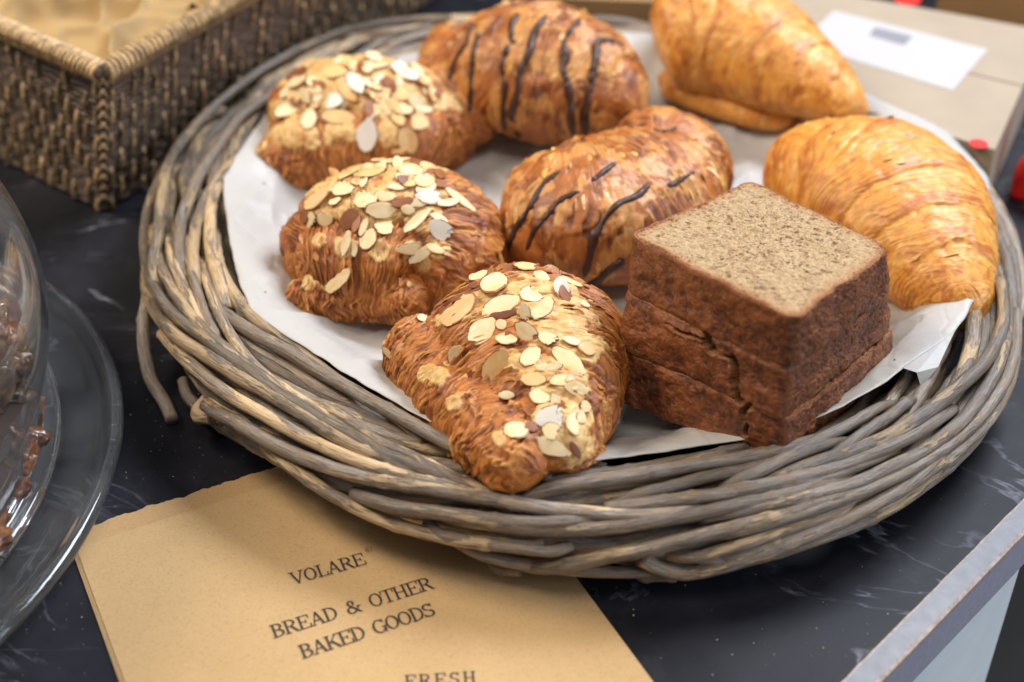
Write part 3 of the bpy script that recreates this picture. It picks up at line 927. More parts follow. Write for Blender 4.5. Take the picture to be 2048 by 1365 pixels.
def bvh(root):
    vs, fs, n = [], [], 0
    for V, F in BODY[root.name]:
        vs.append(V); fs.append(F + n); n += len(V)
    return BVHTree.FromPolygons(np.vstack(vs).tolist(), np.vstack(fs).tolist())


# flaked almonds: a thin oval slice with a rim of brown skin
def almond_data(kind, var):
    k = rng_of('alm%d' % var)
    n = 22
    t = np.linspace(0, 2 * np.pi, n, endpoint=False)
    pt = k.uniform(.05, .22)
    x = np.cos(t) * .5; y = np.sin(t) * .5 * (1 - pt * np.clip(np.cos(t), 0, 1) ** 2 * 1.6)
    rr = 1 + .03 * k.normal(size=n)
    x *= rr; y *= rr
    if var % 4 == 3:                                   # a broken piece
        cx = k.uniform(.05, .3); m = x > cx
        x[m] = cx + .05 * k.normal(size=m.sum())
    if var % 4 == 1: y[y > .33] = .33 + .03 * k.normal(size=(y > .33).sum())
    H = .5
    crv = k.uniform(-.5, .5)
    def lay(f, z): return np.c_[x * f, y * f, np.full(n, z) + crv * (x * f) ** 2 * 1.2]
    V = np.vstack([lay(.97, -H), lay(1.0, -H * .2), lay(.99, H * .7), lay(.90, H), lay(.5, H * 1.05), [[0, 0, H * 1.05]], [[0, 0, -H]]])
    F, mi = [], []
    skin = 1; body = 0
    for a in range(4):
        for j in range(n):
            j2 = (j + 1) % n
            F.append([a * n + j, a * n + j2, (a + 1) * n + j2, (a + 1) * n + j])
            # skin only on part of the rim, as the slices lost some of it
            sk_ = math.sin(2 * np.pi * j / n + var * 2)
            has = kind == 1 or (a < 3 and var % 4 != 0 and sk_ > -.5) or (a == 2 and var % 4 == 0 and sk_ > .4)
            mi.append(skin if has else body)
    for j in range(n):
        j2 = (j + 1) % n
        F.append([4 * n + j, 4 * n + j2, 5 * n]); mi.append(skin if kind == 1 else body)
        F.append([j2, j, 5 * n + 1]); mi.append(body)
    fm = {0: 'almond', 1: 'almond', 2: 'almond_toast', 3: 'almond_white'}[kind]
    return mesh_data('almond_flake', V / CM * 1.0 * CM, F, [M[fm], M['almond_skin']], smooth=True, mi=mi)


ALM = {(k, v): almond_data(k, v) for k in range(4) for v in range(8)}


def almonds(root, zo, lst, extra=0, area_px=None, key='a'):
    T_ = bvh(root)
    k = rng_of('al' + key)
    base = ORG[root.name]
    items = [(zo[0] + x / zo[2], zo[1] + y / zo[2], l / zo[2], w / zo[2], a, kd, False) for x, y, l, w, a, kd in lst]
    ex = []
    for i in range(extra):
        for _ in range(30):
            cx, cy, ra, rb = area_px[k.integers(len(area_px))]
            t, r0 = k.uniform(0, 2 * np.pi), math.sqrt(k.random())
            x, y = cx + ra * r0 * math.cos(t), cy + rb * r0 * math.sin(t)
            break
        ex.append((x, y, k.uniform(24, 44), k.uniform(15, 26), k.uniform(0, 180), int(k.choice([0, 0, 0, 2, 0, 2, 1])), True))
    for i, (x, y, l, w, a, kd, isx) in enumerate(ex + items):
        hit = T_.ray_cast(Vector(CAM), Vector(ray(x, y)))
        if hit[0] is None: continue
        p, nr = np.array(hit[0]), np.array(hit[1])
        if nr @ ray(x, y) > 0: nr = -nr
        # average the normal over a small patch so the slice lies across the ridges
        ns = [nr]
        for dx, dy in ((9, 0), (-9, 0), (0, 9), (0, -9)):
            h2 = T_.ray_cast(Vector(CAM), Vector(ray(x + dx, y + dy)))
            if h2[0] is not None and (h2[0] - hit[0]).length < 1.2:
                m_ = np.array(h2[1]); ns.append(m_ if m_ @ ray(x, y) < 0 else -m_)
        nr = np.mean(ns, 0) + k.normal(size=3) * .10; nr /= np.linalg.norm(nr)
        ca, sa = math.cos(R(a)), -math.sin(R(a))
        def onp(px, py):
            d = ray(px, py); den = d @ nr
            if abs(den) < .30: den = -.30
            return CAM + d * (((p - CAM) @ nr) / den)
        ax = onp(x + ca * l / 2, y + sa * l / 2) - onp(x - ca * l / 2, y - sa * l / 2)
        ay = onp(x - sa * w / 2, y + ca * w / 2) - onp(x + sa * w / 2, y - ca * w / 2)
        ax -= nr * (ax @ nr); la = np.linalg.norm(ax) + 1e-6; ax /= la
        lw = np.linalg.norm(ay)
        px_cm = ((p - CAM) @ FW) / FPX
        la = min(la, l * px_cm * 1.7, 2.1); lw = min(lw, w * px_cm * 1.8, 1.35)
        yy = np.cross(nr, ax)
        th_ = k.uniform(.06, .10)
        Mx = np.eye(4); Mx[:3, 0] = ax * la; Mx[:3, 1] = yy * lw; Mx[:3, 2] = nr * th_
        pos = (p - base + nr * (.08 + (0.02 if isx else .05 * k.random() + .03))) * CM
        me = ALM[(kd, int(k.integers(8)))]
        o = bpy.data.objects.new('almond_flake', me)
        COL.objects.link(o); o.parent = root
        o.matrix_local = Matrix.Translation(Vector(pos)) @ Matrix(Mx.tolist())


def drizzle(root, zo, lines, r0=.13, key='d'):
    T_ = bvh(root)
    k = rng_of(key)
    for i, (pts, wf) in enumerate(lines):
        C = []
        pp, _ = catmull(np.c_[np.array(pts, float), np.zeros(len(pts))], 12 * len(pts))
        for x, y, _z in pp:
            d = ray(zo[0] + x / zo[2], zo[1] + y / zo[2])
            h = T_.ray_cast(Vector(CAM), Vector(d))
            if h[0] is None: continue
            nr = np.array(h[1]); nr = nr if nr @ d < 0 else -nr
            C.append(np.array(h[0]) - nr * .06)
        if len(C) < 5: continue
        C = np.array(C)
        keep = np.linalg.norm(np.diff(C, axis=0), axis=1) < 1.6
        C = C[np.concatenate([[True], keep])]
        for _ in range(2): C[1:-1] = (C[:-2] + 2 * C[1:-1] + C[2:]) / 4
        n = len(C)
        L = np.linspace(0, 1, n)
        r = r0 * wf * (1 + .5 * noise(L * n * .07, k.uniform(0, 50), .5)) * np.sqrt(np.clip(np.minimum(L, 1 - L) * 12, .05, 1))
        V, F, uv = tube(C, r, 10)
        mk('chocolate_drizzle', V, F, M['choc'], root)


def pastry(name, label, cat, px, py, z, group):
    return thing(name, label, cat, tuple(P(px, py, z)), group)


GA, GC, GP = 'flaked almond croissants in the tray', 'chocolate drizzled pastries in the tray', 'plain croissants in the tray'
# back left almond croissant
ca = pastry('almond_croissant', 'almond croissant at the back left, thickly covered in flaked almonds, beside the wicker basket', 'croissant', 700, 340, 2, GA)
pastry_mesh('body', ca, 'A', [(545, 301, 3.1, 1.5, 2.05), (590, 281, 3.5, 3.2, 3.35), (660, 261, 3.8, 4.2, 4.05), (750, 258, 3.9, 4.4, 4.25), (835, 266, 3.7, 3.8, 3.75), (888, 288, 3.3, 2.7, 3.05), (912, 321, 2.9, 1.4, 2.05)],
            'almond', floor=1.9, steps=(.42, .72), cream=[(600, 130, 75), (680, 140, 85), (760, 150, 85), (840, 160, 80), (890, 190, 50), (640, 190, 70), (740, 210, 70), (580, 230, 60), (800, 240, 60), (560, 270, 45), (600, 285, 40), (850, 270, 30)], amp=.8)
pastry_mesh('inner_layer', ca, 'A3', [(540, 312, 3.4, 1.2, 1.4), (590, 302, 3.8, 2.3, 2.3), (670, 295, 4.0, 2.9, 2.8), (770, 292, 4.0, 3.0, 2.9), (860, 298, 3.7, 2.5, 2.4), (905, 312, 3.4, 1.3, 1.5)],
            'almond', NU=360, NV=180, floor=1.9, amp=.8, cream=[(590, 270, 50), (680, 262, 40), (780, 262, 40), (545, 285, 30)])
pastry_mesh('rolled_end', ca, 'A2', [(518, 302, 3.9, .8, 1.0), (545, 318, 3.7, 1.5, 1.6), (600, 330, 3.6, 1.6, 1.6), (660, 330, 3.5, 1.6, 1.5), (720, 325, 3.4, 1.5, 1.4), (780, 330, 3.2, 1.0, 1.0)],
            'almond', NU=220, NV=160, floor=1.9, amp=.9, cream=[(520, 290, 16)])
# middle almond croissant
cb = pastry('almond_croissant', 'almond croissant in the middle of the left side, swirled end showing, resting on paper', 'croissant', 760, 600, 2, GA)
pastry_mesh('body', cb, 'B', [(598, 569, 3.3, 1.3, 2.1, 1), (640, 529, 3.6, 2.8, 3.2, 1), (710, 499, 4.0, 3.9, 4.0, 1), (785, 489, 4.2, 4.6, 4.2, 0.9), (845, 514, 4.1, 4.9, 4.0, 0.75), (872, 554, 3.9, 3.9, 3.4, 0.7), (876, 589, 3.7, 2.6, 2.7, 0.8), (862, 616, 3.6, 1.3, 1.8, 1)],
            'almond', floor=1.9, steps=(.55, .8), slant=.18, cream=[(700, 360, 70), (760, 330, 55), (840, 340, 60), (650, 400, 50), (720, 420, 70), (800, 410, 70), (860, 400, 50), (700, 470, 40), (690, 520, 22), (760, 460, 40), (830, 520, 42), (870, 500, 30), (640, 470, 20)])
pastry_mesh('inner_layer', cb, 'B3', [(596, 560, 3.6, 1.1, 1.5), (640, 545, 3.9, 2.2, 2.5), (710, 535, 4.2, 2.9, 3.0), (785, 535, 4.3, 3.0, 3.0), (845, 550, 4.2, 2.5, 2.5), (875, 575, 4.1, 1.4, 1.6)],
            'almond', NU=360, NV=180, floor=1.9, cream=[(690, 500, 28), (640, 480, 20), (760, 500, 26), (830, 505, 30)])
pastry_mesh('rolled_end', cb, 'B2', [(583, 578, 3.6, .8, 1.0), (610, 593, 3.5, 1.15, 1.25), (680, 598, 3.5, 1.3, 1.25), (760, 600, 3.6, 1.3, 1.25), (820, 596, 3.9, 1.35, 1.3), (864, 586, 4.3, 1.3, 1.35)],
            'almond', NU=300, NV=150, floor=1.9, cream=[(620, 566, 18), (650, 566, 18), (700, 566, 20), (760, 568, 14), (820, 570, 10), (575, 560, 14)])
# front almond croissant
cc = pastry('almond_croissant', 'almond croissant at the front, its pointed tip hanging over the tray rim', 'croissant', 1040, 800, 2, GA)
pastry_mesh('body', cc, 'C', [(1000, 575, 4.4, 1.8, 1.2), (1030, 620, 4.8, 3.7, 2.4), (1048, 675, 5.0, 4.7, 3.0), (1070, 750, 5.1, 4.3, 3.0), (1090, 825, 5.3, 3.3, 2.6), (1095, 890, 5.6, 2.3, 2.0), (1085, 930, 5.8, 1.6, 1.4)],
            'almond', floor=2.0, steps=(.5, .78), slant=.2, twist=1.2, ph0=.4,
            cream=[(1010, 540, 60), (1100, 560, 60), (1150, 620, 50), (1060, 600, 55), (1120, 690, 60), (1080, 740, 50), (1140, 780, 40), (1130, 850, 45), (1150, 900, 30), (1080, 900, 30), (1030, 880, 24), (1180, 700, 30), (960, 600, 40), (870, 640, 20), (880, 745, 22), (1090, 840, 30), (1020, 720, 24), (905, 810, 14)])
pastry_mesh('rolled_end', cc, 'C2', [(775, 688, 3.9, .5, .7), (810, 695, 4.0, 1.4, 1.5), (860, 730, 4.1, 2.0, 2.0), (905, 780, 4.3, 2.1, 2.1), (950, 835, 4.7, 2.0, 2.0), (1000, 885, 5.2, 1.9, 1.8), (1045, 925, 5.7, 1.6, 1.5), (1082, 945, 5.9, 1.1, 1.1)],
            'almond', NU=340, NV=160, floor=2.0, cream=[(860, 745, 24), (880, 750, 20), (905, 808, 16), (1000, 875, 14)])
# chocolate pastries
cdp = pastry('chocolate_croissant', 'chocolate drizzled croissant at the back with dark chocolate showing in its right end', 'croissant', 1080, 260, 2, GC)
pastry_mesh('body', cdp, 'D', [(925, 110, 5.2, 1.7, 1.8), (980, 125, 5.6, 3.9, 3.4), (1055, 145, 6.0, 4.9, 4.1), (1135, 165, 6.0, 4.8, 4.1), (1205, 190, 5.8, 3.9, 3.5), (1255, 215, 5.5, 2.6, 2.6), (1283, 232, 5.3, 1.5, 1.7)],
            'choc', 'choc_pastry', floor=3.0, steps=(.38, .66, .86), slant=.22)
pastry_mesh('rolled_end', cdp, 'D2', [(912, 75, 5.0, 1.2, 1.3), (900, 120, 4.8, 1.9, 2.0), (910, 180, 4.5, 2.2, 2.3), (940, 235, 4.2, 1.8, 1.9), (975, 270, 3.9, 1.0, 1.2)],
            'choc', 'choc_pastry', NU=220, NV=150, floor=2.0)
cep = pastry('chocolate_croissant', 'chocolate drizzled croissant wedged between the banana bread and the almond croissants', 'croissant', 1200, 500, 2, GC)
pastry_mesh('body', cep, 'E', [(1018, 430, 3.8, 1.6, 1.7), (1058, 425, 4.2, 3.6, 2.9), (1120, 428, 4.6, 4.8, 3.5), (1200, 425, 4.7, 5.1, 3.7), (1275, 398, 4.6, 4.7, 3.6), (1335, 365, 4.3, 3.9, 3.2), (1380, 348, 3.9, 2.7, 2.6), (1405, 352, 3.6, 1.5, 1.6)],
            'choc', 'choc_pastry', floor=1.9, steps=(.5, .8), slant=.2)
pastry_mesh('rolled_end', cep, 'E2', [(1235, 330, 4.3, 1.6, 1.6), (1285, 315, 4.5, 2.6, 2.5), (1335, 318, 4.4, 3.0, 2.8), (1372, 350, 4.1, 2.7, 2.6), (1392, 400, 3.7, 1.8, 2.0)],
            'choc', 'choc_pastry', NU=240, NV=160, floor=1.9)
# plain croissants
cf = pastry('plain_croissant', 'plain golden croissant at the back right of the tray, pointing at the cardboard box', 'croissant', 1500, 240, 2, GP)
pastry_mesh('body', cf, 'F', [(1310, 95, 5.6, 2.0, 2.4), (1345, 85, 6.0, 4.1, 3.9), (1410, 78, 6.3, 4.7, 4.2), (1490, 100, 6.2, 4.2, 3.8), (1570, 140, 6.0, 3.4, 3.1), (1640, 178, 5.7, 2.55, 2.4), (1700, 210, 5.4, 1.7, 1.6), (1738, 224, 5.2, .9, .9)],
            'plain', 'plain_pastry', floor=2.0, steps=(.30, .58, .82), slant=.18, flat=.8)
pastry_mesh('rolled_end', cf, 'F2', [(1318, 150, 4.2, .8, .9), (1345, 165, 3.8, 1.3, 1.1), (1400, 188, 3.5, 1.6, 1.1), (1490, 216, 3.4, 1.6, 1.1), (1590, 243, 3.3, 1.0, .8)],
            'plain', 'plain_pastry', NU=220, NV=120, floor=2.0)
cg = pastry('plain_croissant', 'plain golden croissant curving round the banana bread on the right', 'croissant', 1830, 500, 2, GP)
pastry_mesh('body', cg, 'G', [(1535, 350, 3.6, 1.6, 1.8), (1580, 352, 4.0, 3.2, 2.9), (1655, 362, 4.5, 4.6, 3.6), (1735, 385, 4.8, 5.4, 3.9), (1800, 432, 4.8, 5.0, 3.7), (1850, 500, 4.6, 4.1, 3.3), (1890, 565, 4.4, 3.0, 2.7), (1920, 615, 4.1, 2.1, 2.1), (1948, 655, 3.9, 1.3, 1.3)],
            'plain', 'plain_pastry', floor=1.9, steps=(.22, .48, .74), slant=.16, NU=460)
# chocolate stick end showing in the tip
h = bvh(cdp).ray_cast(Vector(CAM), Vector(ray(1252, 243)))
tip = np.array(h[0])
C = catmull([tip + [-.35, .1, .35], tip + [0, -.1, .1], tip + [.28, -.22, -.3]], 14)[0]
V, F, uv = tube(C, .30 * np.sqrt(np.clip(np.sin(np.linspace(.15, 3.0, 14)), .1, 1)), 12)
mk('chocolate_stick', V, F, M['choc'], cdp)

for r_, n_, k_, z_, m_ in ((ca, 150, 'A', (.15, .4), 'flake_crust'), (cb, 170, 'B', (.15, .4), 'flake_crust'), (cc, 200, 'C', (.15, .45), 'flake_crust'),
                           (cdp, 90, 'D', (.2, .5), 'flake_gold'), (cep, 110, 'E', (.2, .5), 'flake_gold'), (cf, 40, 'F', (.2, .5), 'flake_gold'), (cg, 50, 'G', (.2, .5), 'flake_gold')):
    shards(r_, n_, k_, z_, m_)
ZA, ZB, ZC, ZD = (480, 60, 3.413), (540, 280, 3.413), (740, 480, 2.625), (840, 0, 2.275)
almonds(ca, ZA, [(455,250,170,150,60,2),(720,195,210,50,-3,2),(920,190,150,60,0,0),(780,260,110,80,0,2),(870,270,100,80,60,0),(970,260,90,80,-30,0),(1060,210,120,60,-20,0),(560,165,160,60,10,2),
 (1200,330,200,80,-30,0),(1290,430,140,60,-40,0),(1130,290,350,100,-35,3),(400,360,160,80,10,0),(650,290,150,140,-10,2),(730,420,260,90,-50,2),(510,410,120,70,-20,0),(530,380,110,60,-20,1),(390,460,150,70,-15,2),
 (335,550,220,90,30,0),(640,490,140,110,0,3),(790,370,170,110,-60,3),(940,360,120,70,75,0),(475,620,150,110,80,0),(950,470,130,80,-60,2),(1090,440,160,100,-20,2),(980,560,200,110,-60,0),(1000,540,160,70,-60,2),(900,570,170,90,-50,1),
 (1110,510,170,70,-60,2),(1070,570,220,110,-65,2),(1210,510,160,100,-40,0),(1250,550,110,50,0,0),(1220,640,150,110,-20,0),(670,600,270,100,-3,2),(870,725,270,150,80,3),(1140,750,200,140,-60,2),(1090,830,120,50,10,2),(1340,410,120,70,-65,1),(310,440,70,60,20,0)],
 extra=45, area_px=[(690, 160, 110, 50), (800, 190, 80, 55), (600, 170, 50, 50)], key='A')
almonds(cb, ZB, [(740,150,110,36,5,2),(850,160,240,40,8,2),(1090,100,160,30,10,0),(1180,110,150,40,-5,1),(1020,90,60,50,0,1),(690,230,190,60,15,2),(540,260,240,40,30,0),(525,330,200,100,35,0),(330,410,230,110,30,0),(450,430,90,50,20,0),
 (250,520,100,60,60,1),(300,565,130,80,-70,0),(380,530,130,110,80,0),(670,400,190,150,50,0),(930,300,160,60,-30,1),(870,330,150,50,0,0),(960,220,160,110,-10,0),(1050,200,120,100,-50,1),(1045,290,150,90,10,2),(1160,310,110,50,-20,1),
 (790,390,150,90,-10,0),(905,430,150,80,10,1),(765,480,250,120,0,0),(940,480,100,70,-10,0),(1210,440,160,60,10,0),(1100,400,250,90,-5,3),(1290,410,300,50,-38,0),(910,560,60,60,0,1),(800,595,180,130,0,0),(1000,560,270,70,42,0),
 (1150,540,130,50,-25,0),(1190,640,290,140,-38,3),(545,540,170,110,55,1),(600,580,130,50,75,1),(640,600,150,50,70,0),(680,690,160,110,65,0),(520,710,180,60,75,0),(580,750,110,50,85,0),(960,740,240,80,0,0),(1130,750,130,60,-25,0),(1040,780,240,80,35,0),(480,960,230,100,42,0)],
 extra=26, area_px=[(720, 350, 90, 35), (800, 370, 80, 45), (850, 340, 50, 25)], key='B')
almonds(cc, ZC, [(740,90,160,40,-5,0),(630,130,150,50,5,0),(810,105,130,40,-15,0),(830,150,160,40,-8,2),(570,200,110,50,20,0),(550,245,70,30,10,1),(900,200,90,50,-30,0),(1060,230,130,30,-25,0),(1125,350,60,25,-30,0),
 (700,395,150,50,10,1),(470,370,250,150,40,2),(650,240,160,130,85,0),(690,350,210,100,20,0),(740,520,90,50,-60,1),(590,490,190,120,45,0),(690,450,60,60,40,0),(860,290,140,90,25,0),(900,370,150,90,45,2),(1000,260,120,80,-80,3),(1020,290,100,60,-80,1),(1000,262,118,76,-80,3),
 (830,490,170,90,-40,0),(815,400,150,60,-85,0),(720,530,110,60,-10,0),(660,660,210,120,55,2),(840,620,130,90,50,0),(455,600,110,80,60,0),(1040,640,260,90,-40,0),(950,540,150,70,-30,0),(1060,540,110,40,-20,0),(1130,580,60,90,85,2),
 (940,670,150,50,5,0),(860,740,140,70,0,2),(1000,745,120,60,10,2),(1080,780,130,80,-15,0),(890,830,110,90,-30,0),(975,830,100,60,80,0),(715,820,90,45,0,0),(840,990,70,50,0,1),(770,1010,120,90,-30,0),(930,1085,260,90,-20,0),(980,930,240,130,10,3),(960,1010,120,90,-20,0),
 (1070,1100,100,40,-60,1),(270,420,60,40,0,0),(100,600,110,30,-50,0)],
 extra=8, area_px=[(1020, 530, 70, 18), (1150, 820, 20, 60)], key='C')
drizzle(cdp, ZD, [([(580,60),(520,150),(500,230),(455,330),(440,430),(415,530),(440,560)],1.3), ([(450,60),(420,110),(415,180),(440,195)],1.2), ([(400,200),(375,300),(385,400),(378,500),(385,600)],1.3),
 ([(730,80),(690,140),(655,190),(660,260),(650,320),(668,370),(685,470),(690,560),(700,625)],1.5), ([(900,190),(810,190),(800,230),(790,330),(765,430),(750,540),(755,630)],1.5), ([(240,100),(210,200),(160,280),(130,370)],1.0),
 ([(270,140),(245,230),(235,330),(228,430),(222,520)],1.0), ([(440,600),(460,665)],1.1)], .18, 'dd')
drizzle(cep, ZD, [([(650,770),(560,840),(490,960),(430,1050),(400,1150)],.95), ([(730,870),(640,910),(590,970),(520,1050),(480,1150)],.95), ([(1060,820),(990,890),(900,930),(830,1010),(790,1080),(770,1180),(745,1270)],1.4),
 ([(890,740),(840,780),(780,825)],.9), ([(930,1180),(850,1240),(790,1290),(730,1290)],1.5), ([(1250,780),(1170,830),(1120,850)],.8), ([(1060,590),(1130,600),(1170,580)],.8)], .17, 'ee')

# ------------------------------------------------------------------ banana bread: three thick slices, one on the other
loaf = thing('banana_bread', 'stack of thick banana bread slices with dark cracked crust, pale speckled cut face on top', 'bread', tuple(P(1520, 780, 1.8)))
def outline(cs, N):
    """rounded quad through the corners L, B, R, F (world xy); returns N points, evenly spaced"""
    cs = [np.asarray(c)[:2] for c in cs]
    pts = []
    rads = [.8, .8, 1.4, .9]
    for i in range(4):
        p, c, n_ = cs[i - 1], cs[i], cs[(i + 1) % 4]
        a = (p - c) / np.linalg.norm(p - c); b = (n_ - c) / np.linalg.norm(n_ - c)
        r = rads[i]
        for t in np.linspace(0, 1, 14):
            pts.append((1 - t) ** 2 * (c + a * r) + 2 * t * (1 - t) * c + t * t * (c + b * r))
    pts = np.array(pts + [pts[0]])
    L = np.concatenate([[0], np.cumsum(np.linalg.norm(np.diff(pts, axis=0), axis=1))])
    s = np.linspace(0, L[-1], N, endpoint=False)
    return np.stack([np.interp(s, L, pts[:, k]) for k in (0, 1)], 1)

TILT = .16
def PT(x, y, base):
    z = base
    for _ in range(8): z = base + TILT * (1.3 - P(x, y, z)[1])
    v = P(x, y, z); v[2] = base
    return v
zt, zb = 9.7, 1.75
CTOP = [PT(1256, 470, zt), PT(1500, 362, zt), PT(1790, 498, zt), PT(1590, 640, zt)]
CBOT = [PT(1226, 798, zb), CTOP[1] * [1, 1, 0] + [.3, .4, zb], PT(1802, 722, zb), PT(1562, 938, zb)]
lv = [zb, 4.3, 6.95, zt]
fl_n = None
def side_xyz(px, py):
    """where a line of sight meets the front left face of the stack"""
    d = ray(px, py)
    L0, F0 = (CTOP[0] + CBOT[0]) / 2, (CTOP[3] + CBOT[3]) / 2
    e = (F0 - L0) * [1, 1, 0]; e /= np.linalg.norm(e); nn = np.array([e[1], -e[0], 0])
    t = ((L0 - CAM) @ nn) / (d @ nn)
    v = CAM + d * t; v[2] -= TILT * (1.3 - v[1])
    return v
CRK = [[(1262, 600), (1290, 625), (1330, 645), (1370, 668), (1405, 680), (1416, 700)], [(1408, 672), (1416, 688), (1425, 702)],
       [(1462, 718), (1470, 745), (1469, 770), (1480, 800), (1500, 812)], [(1494, 806), (1488, 830), (1497, 850), (1492, 880), (1500, 892)],
       [(1405, 690), (1440, 712), (1464, 722)]]
CW = [.12, .20, .22, .15, .08]
CRK3 = [np.array([side_xyz(*p) for p in c]) for c in CRK]
def dseg(V, A, B):
    ab = B - A; t = np.clip(((V - A) @ ab) / (ab @ ab), 0, 1)
    return np.linalg.norm(V - A - t[..., None] * ab, axis=-1)
NO, NZ = 760, 66
for si in range(3):
    z0, z1 = lv[si], lv[si + 1]
    def cor(z):
        f = (z - zb) / (zt - zb)
        return [c0 * (1 - f) + c1 * f for c0, c1 in zip(CBOT, CTOP)]
    shift = [np.array([.05, -.05, 0]), np.array([-.06, .06, 0]), np.array([.0, .0, 0])][si]
    zz = np.linspace(z0, z1, NZ)
    rows = []
    for z in zz:
        o2 = outline([c + shift for c in cor(z)], NO)
        rows.append(np.c_[o2, np.full(NO, z)])
    S = np.array(rows)
    cen = S.mean((0, 1)); 
    T = np.roll(S, -1, 1) - np.roll(S, 1, 1); Nn = np.stack([T[..., 1], -T[..., 0], 0 * T[..., 0]], -1)
    Nn /= np.linalg.norm(Nn, axis=-1)[..., None]
    if ((S - cen) * Nn).sum(-1).mean() < 0: Nn = -Nn
    t = ((zz - z0) / (z1 - z0))[:, None]
    roundoff = -.08 * (np.exp(-((t) / .05) ** 2) + (np.exp(-((1 - t) / .05) ** 2) if si < 2 else .5 * np.exp(-((1 - t) / .03) ** 2)))
    x, y, z = S[..., 0], S[..., 1], S[..., 2]
    big = fbm(x * .45, y * .45, z * .45 + si * 5, 3); md_ = fbm(x * 1.8, y * 1.8, z * 1.8, 4); fn = fbm(x * 6, y * 6, z * 6, 3)
    gran = np.maximum(0, fbm(x * 3.3, y * 3.3, z * 3.3 + 3, 3)) ** 1.3
    # the right hand and back faces are the tin sides, rougher and more open
    rgt = sst(-.2, .5, Nn[..., 0] * .8 + Nn[..., 1] * .35)
    disp = roundoff + .22 * big + .055 * md_ + (.02 + .045 * rgt) * fn - .14 * rgt * gran
    dk = np.zeros_like(x); inn = np.zeros_like(x)
    for c3, wd in zip(CRK3, CW):
        jag = .10 * fbm(x * 3, y * 3, z * 3 + 8, 3)
        for A_, B_ in zip(c3[:-1], c3[1:]):
            d_ = dseg(S, A_, B_) + jag
            f = sst(wd + .05, wd * .35, d_)
            dk = np.maximum(dk, f); inn = np.maximum(inn, sst(wd + .28, wd, d_))
    disp = disp - .60 * dk + .03 * inn * (1 - dk)
    S2 = S + Nn * disp[..., None]
    S2[..., 2] += (.05 * md_ + .05 * big) * (1 if si < 2 else .4) * np.sin(np.pi * np.clip(t, .02, 1))
    g = .5 + .5 * md_ + .35 * big + .25 * fn
    c = mixc((.075, .020, .008), (.29, .088, .024), sst(.05, .95, g))
    c = mixc(c, (.24, .075, .022), rgt * .30)
    c = mixc(c, (.30, .115, .035), sst(.55, .05, 1 - inn) * .35 + .35 * np.exp(-((t - .02) / .05) ** 2) + .45 * np.exp(-((1 - t) / .06) ** 2) * (si == 2) + .12 * (si == 2) * (1 - rgt) * sst(.3, .9, t))
    c = mixc(c, (.36, .22, .07), dk * .55)
    V = S2.reshape(-1, 3); F = gridf(NZ, NO)
    # cut faces
    NRr = 130
    me_v = [V]; me_c = [c.reshape(-1, 3)]
    nV = len(V)
    top_ring = S2[-1]; cc_ = top_ring.mean(0)
    rr = (1 - np.linspace(0, 1, NRr + 1)[1:-1]) ** .8
    G = cc_ + (top_ring[None] - cc_) * rr[:, None, None]
    gx, gy = G[..., 0], G[..., 1]
    pore = np.maximum(0, fbm(gx * 2.6, gy * 2.6, si + .5, 4)) ** 1.6 + .45 * sst(.40, .56, noise(gx * 2.1, gy * 2.1, 44.)); pore2 = np.maximum(0, noise(gx * 9, gy * 9, 3.) - .2)
    fine = fbm(gx * 5, gy * 5, 9.5, 3)
    ed1 = sst(.975, 1.0, rr)[:, None]
    G[..., 2] = lerp(z1 + .02 + .16 * noise(gx * .35, gy * .35, .5) + .035 * fine - .20 * pore - .16 * pore2, G[..., 2], ed1)
    cr = mixc((.37, .24, .125), (.50, .355, .195), sst(-.5, .5, fine))
    cr = mixc(cr, (.27, .14, .06), sst(.12, .45, pore) * .7)
    spk = sst(.30, .48, noise(gx * 7.5, gy * 7.5, 17.5)) * sst(-.3, .4, noise(gx * .9, gy * .9, 3.5) + .5 * noise(gx * 3, gy * 3, 31.))
    cr = mixc(cr, (.10, .055, .03), spk * .8)
    rin = sst(.93, .99, rr[:, None] + .018 * fbm(gx * 2, gy * 2, 4, 3))
    cr = mixc(cr, (.40, .20, .075), sst(.82, .95, rr[:, None] + .02 * fine) * .5)
    cr = mixc(cr, (.26, .09, .028), rin)
    me_v += [G.reshape(-1, 3), cc_[None] + [0, 0, .05]]; me_c += [cr.reshape(-1, 3), np.array([[.55, .38, .2]])]
    last = nV + (NRr - 2) * NO
    j = np.arange(NO); j2 = (j + 1) % NO
    Fr = [F, np.stack([(NZ - 1) * NO + j, (NZ - 1) * NO + j2, nV + j2, nV + j], 1)[:, ::-1], gridf(NRr - 1, NO) + nV]
    apex = nV + (NRr - 1) * NO
    Fr.append(np.stack([last + j, last + j2, np.full(NO, apex), np.full(NO, apex)], 1)[::2] * 0 + np.stack([last + j[::2], last + (j[::2] + 1) % NO, last + (j[::2] + 2) % NO, np.full(NO // 2, apex)], 1))
    Fq = np.vstack(Fr)
    mi = np.zeros(len(Fq), int); mi[len(F) + NO:] = 1
    VV = np.vstack(me_v); VV[:, 2] += TILT * (1.3 - VV[:, 1])
    o = mk('slice', VV, Fq, [M['crust'], M['cake_crumb']], loaf, col=np.vstack(me_c), mi=mi)

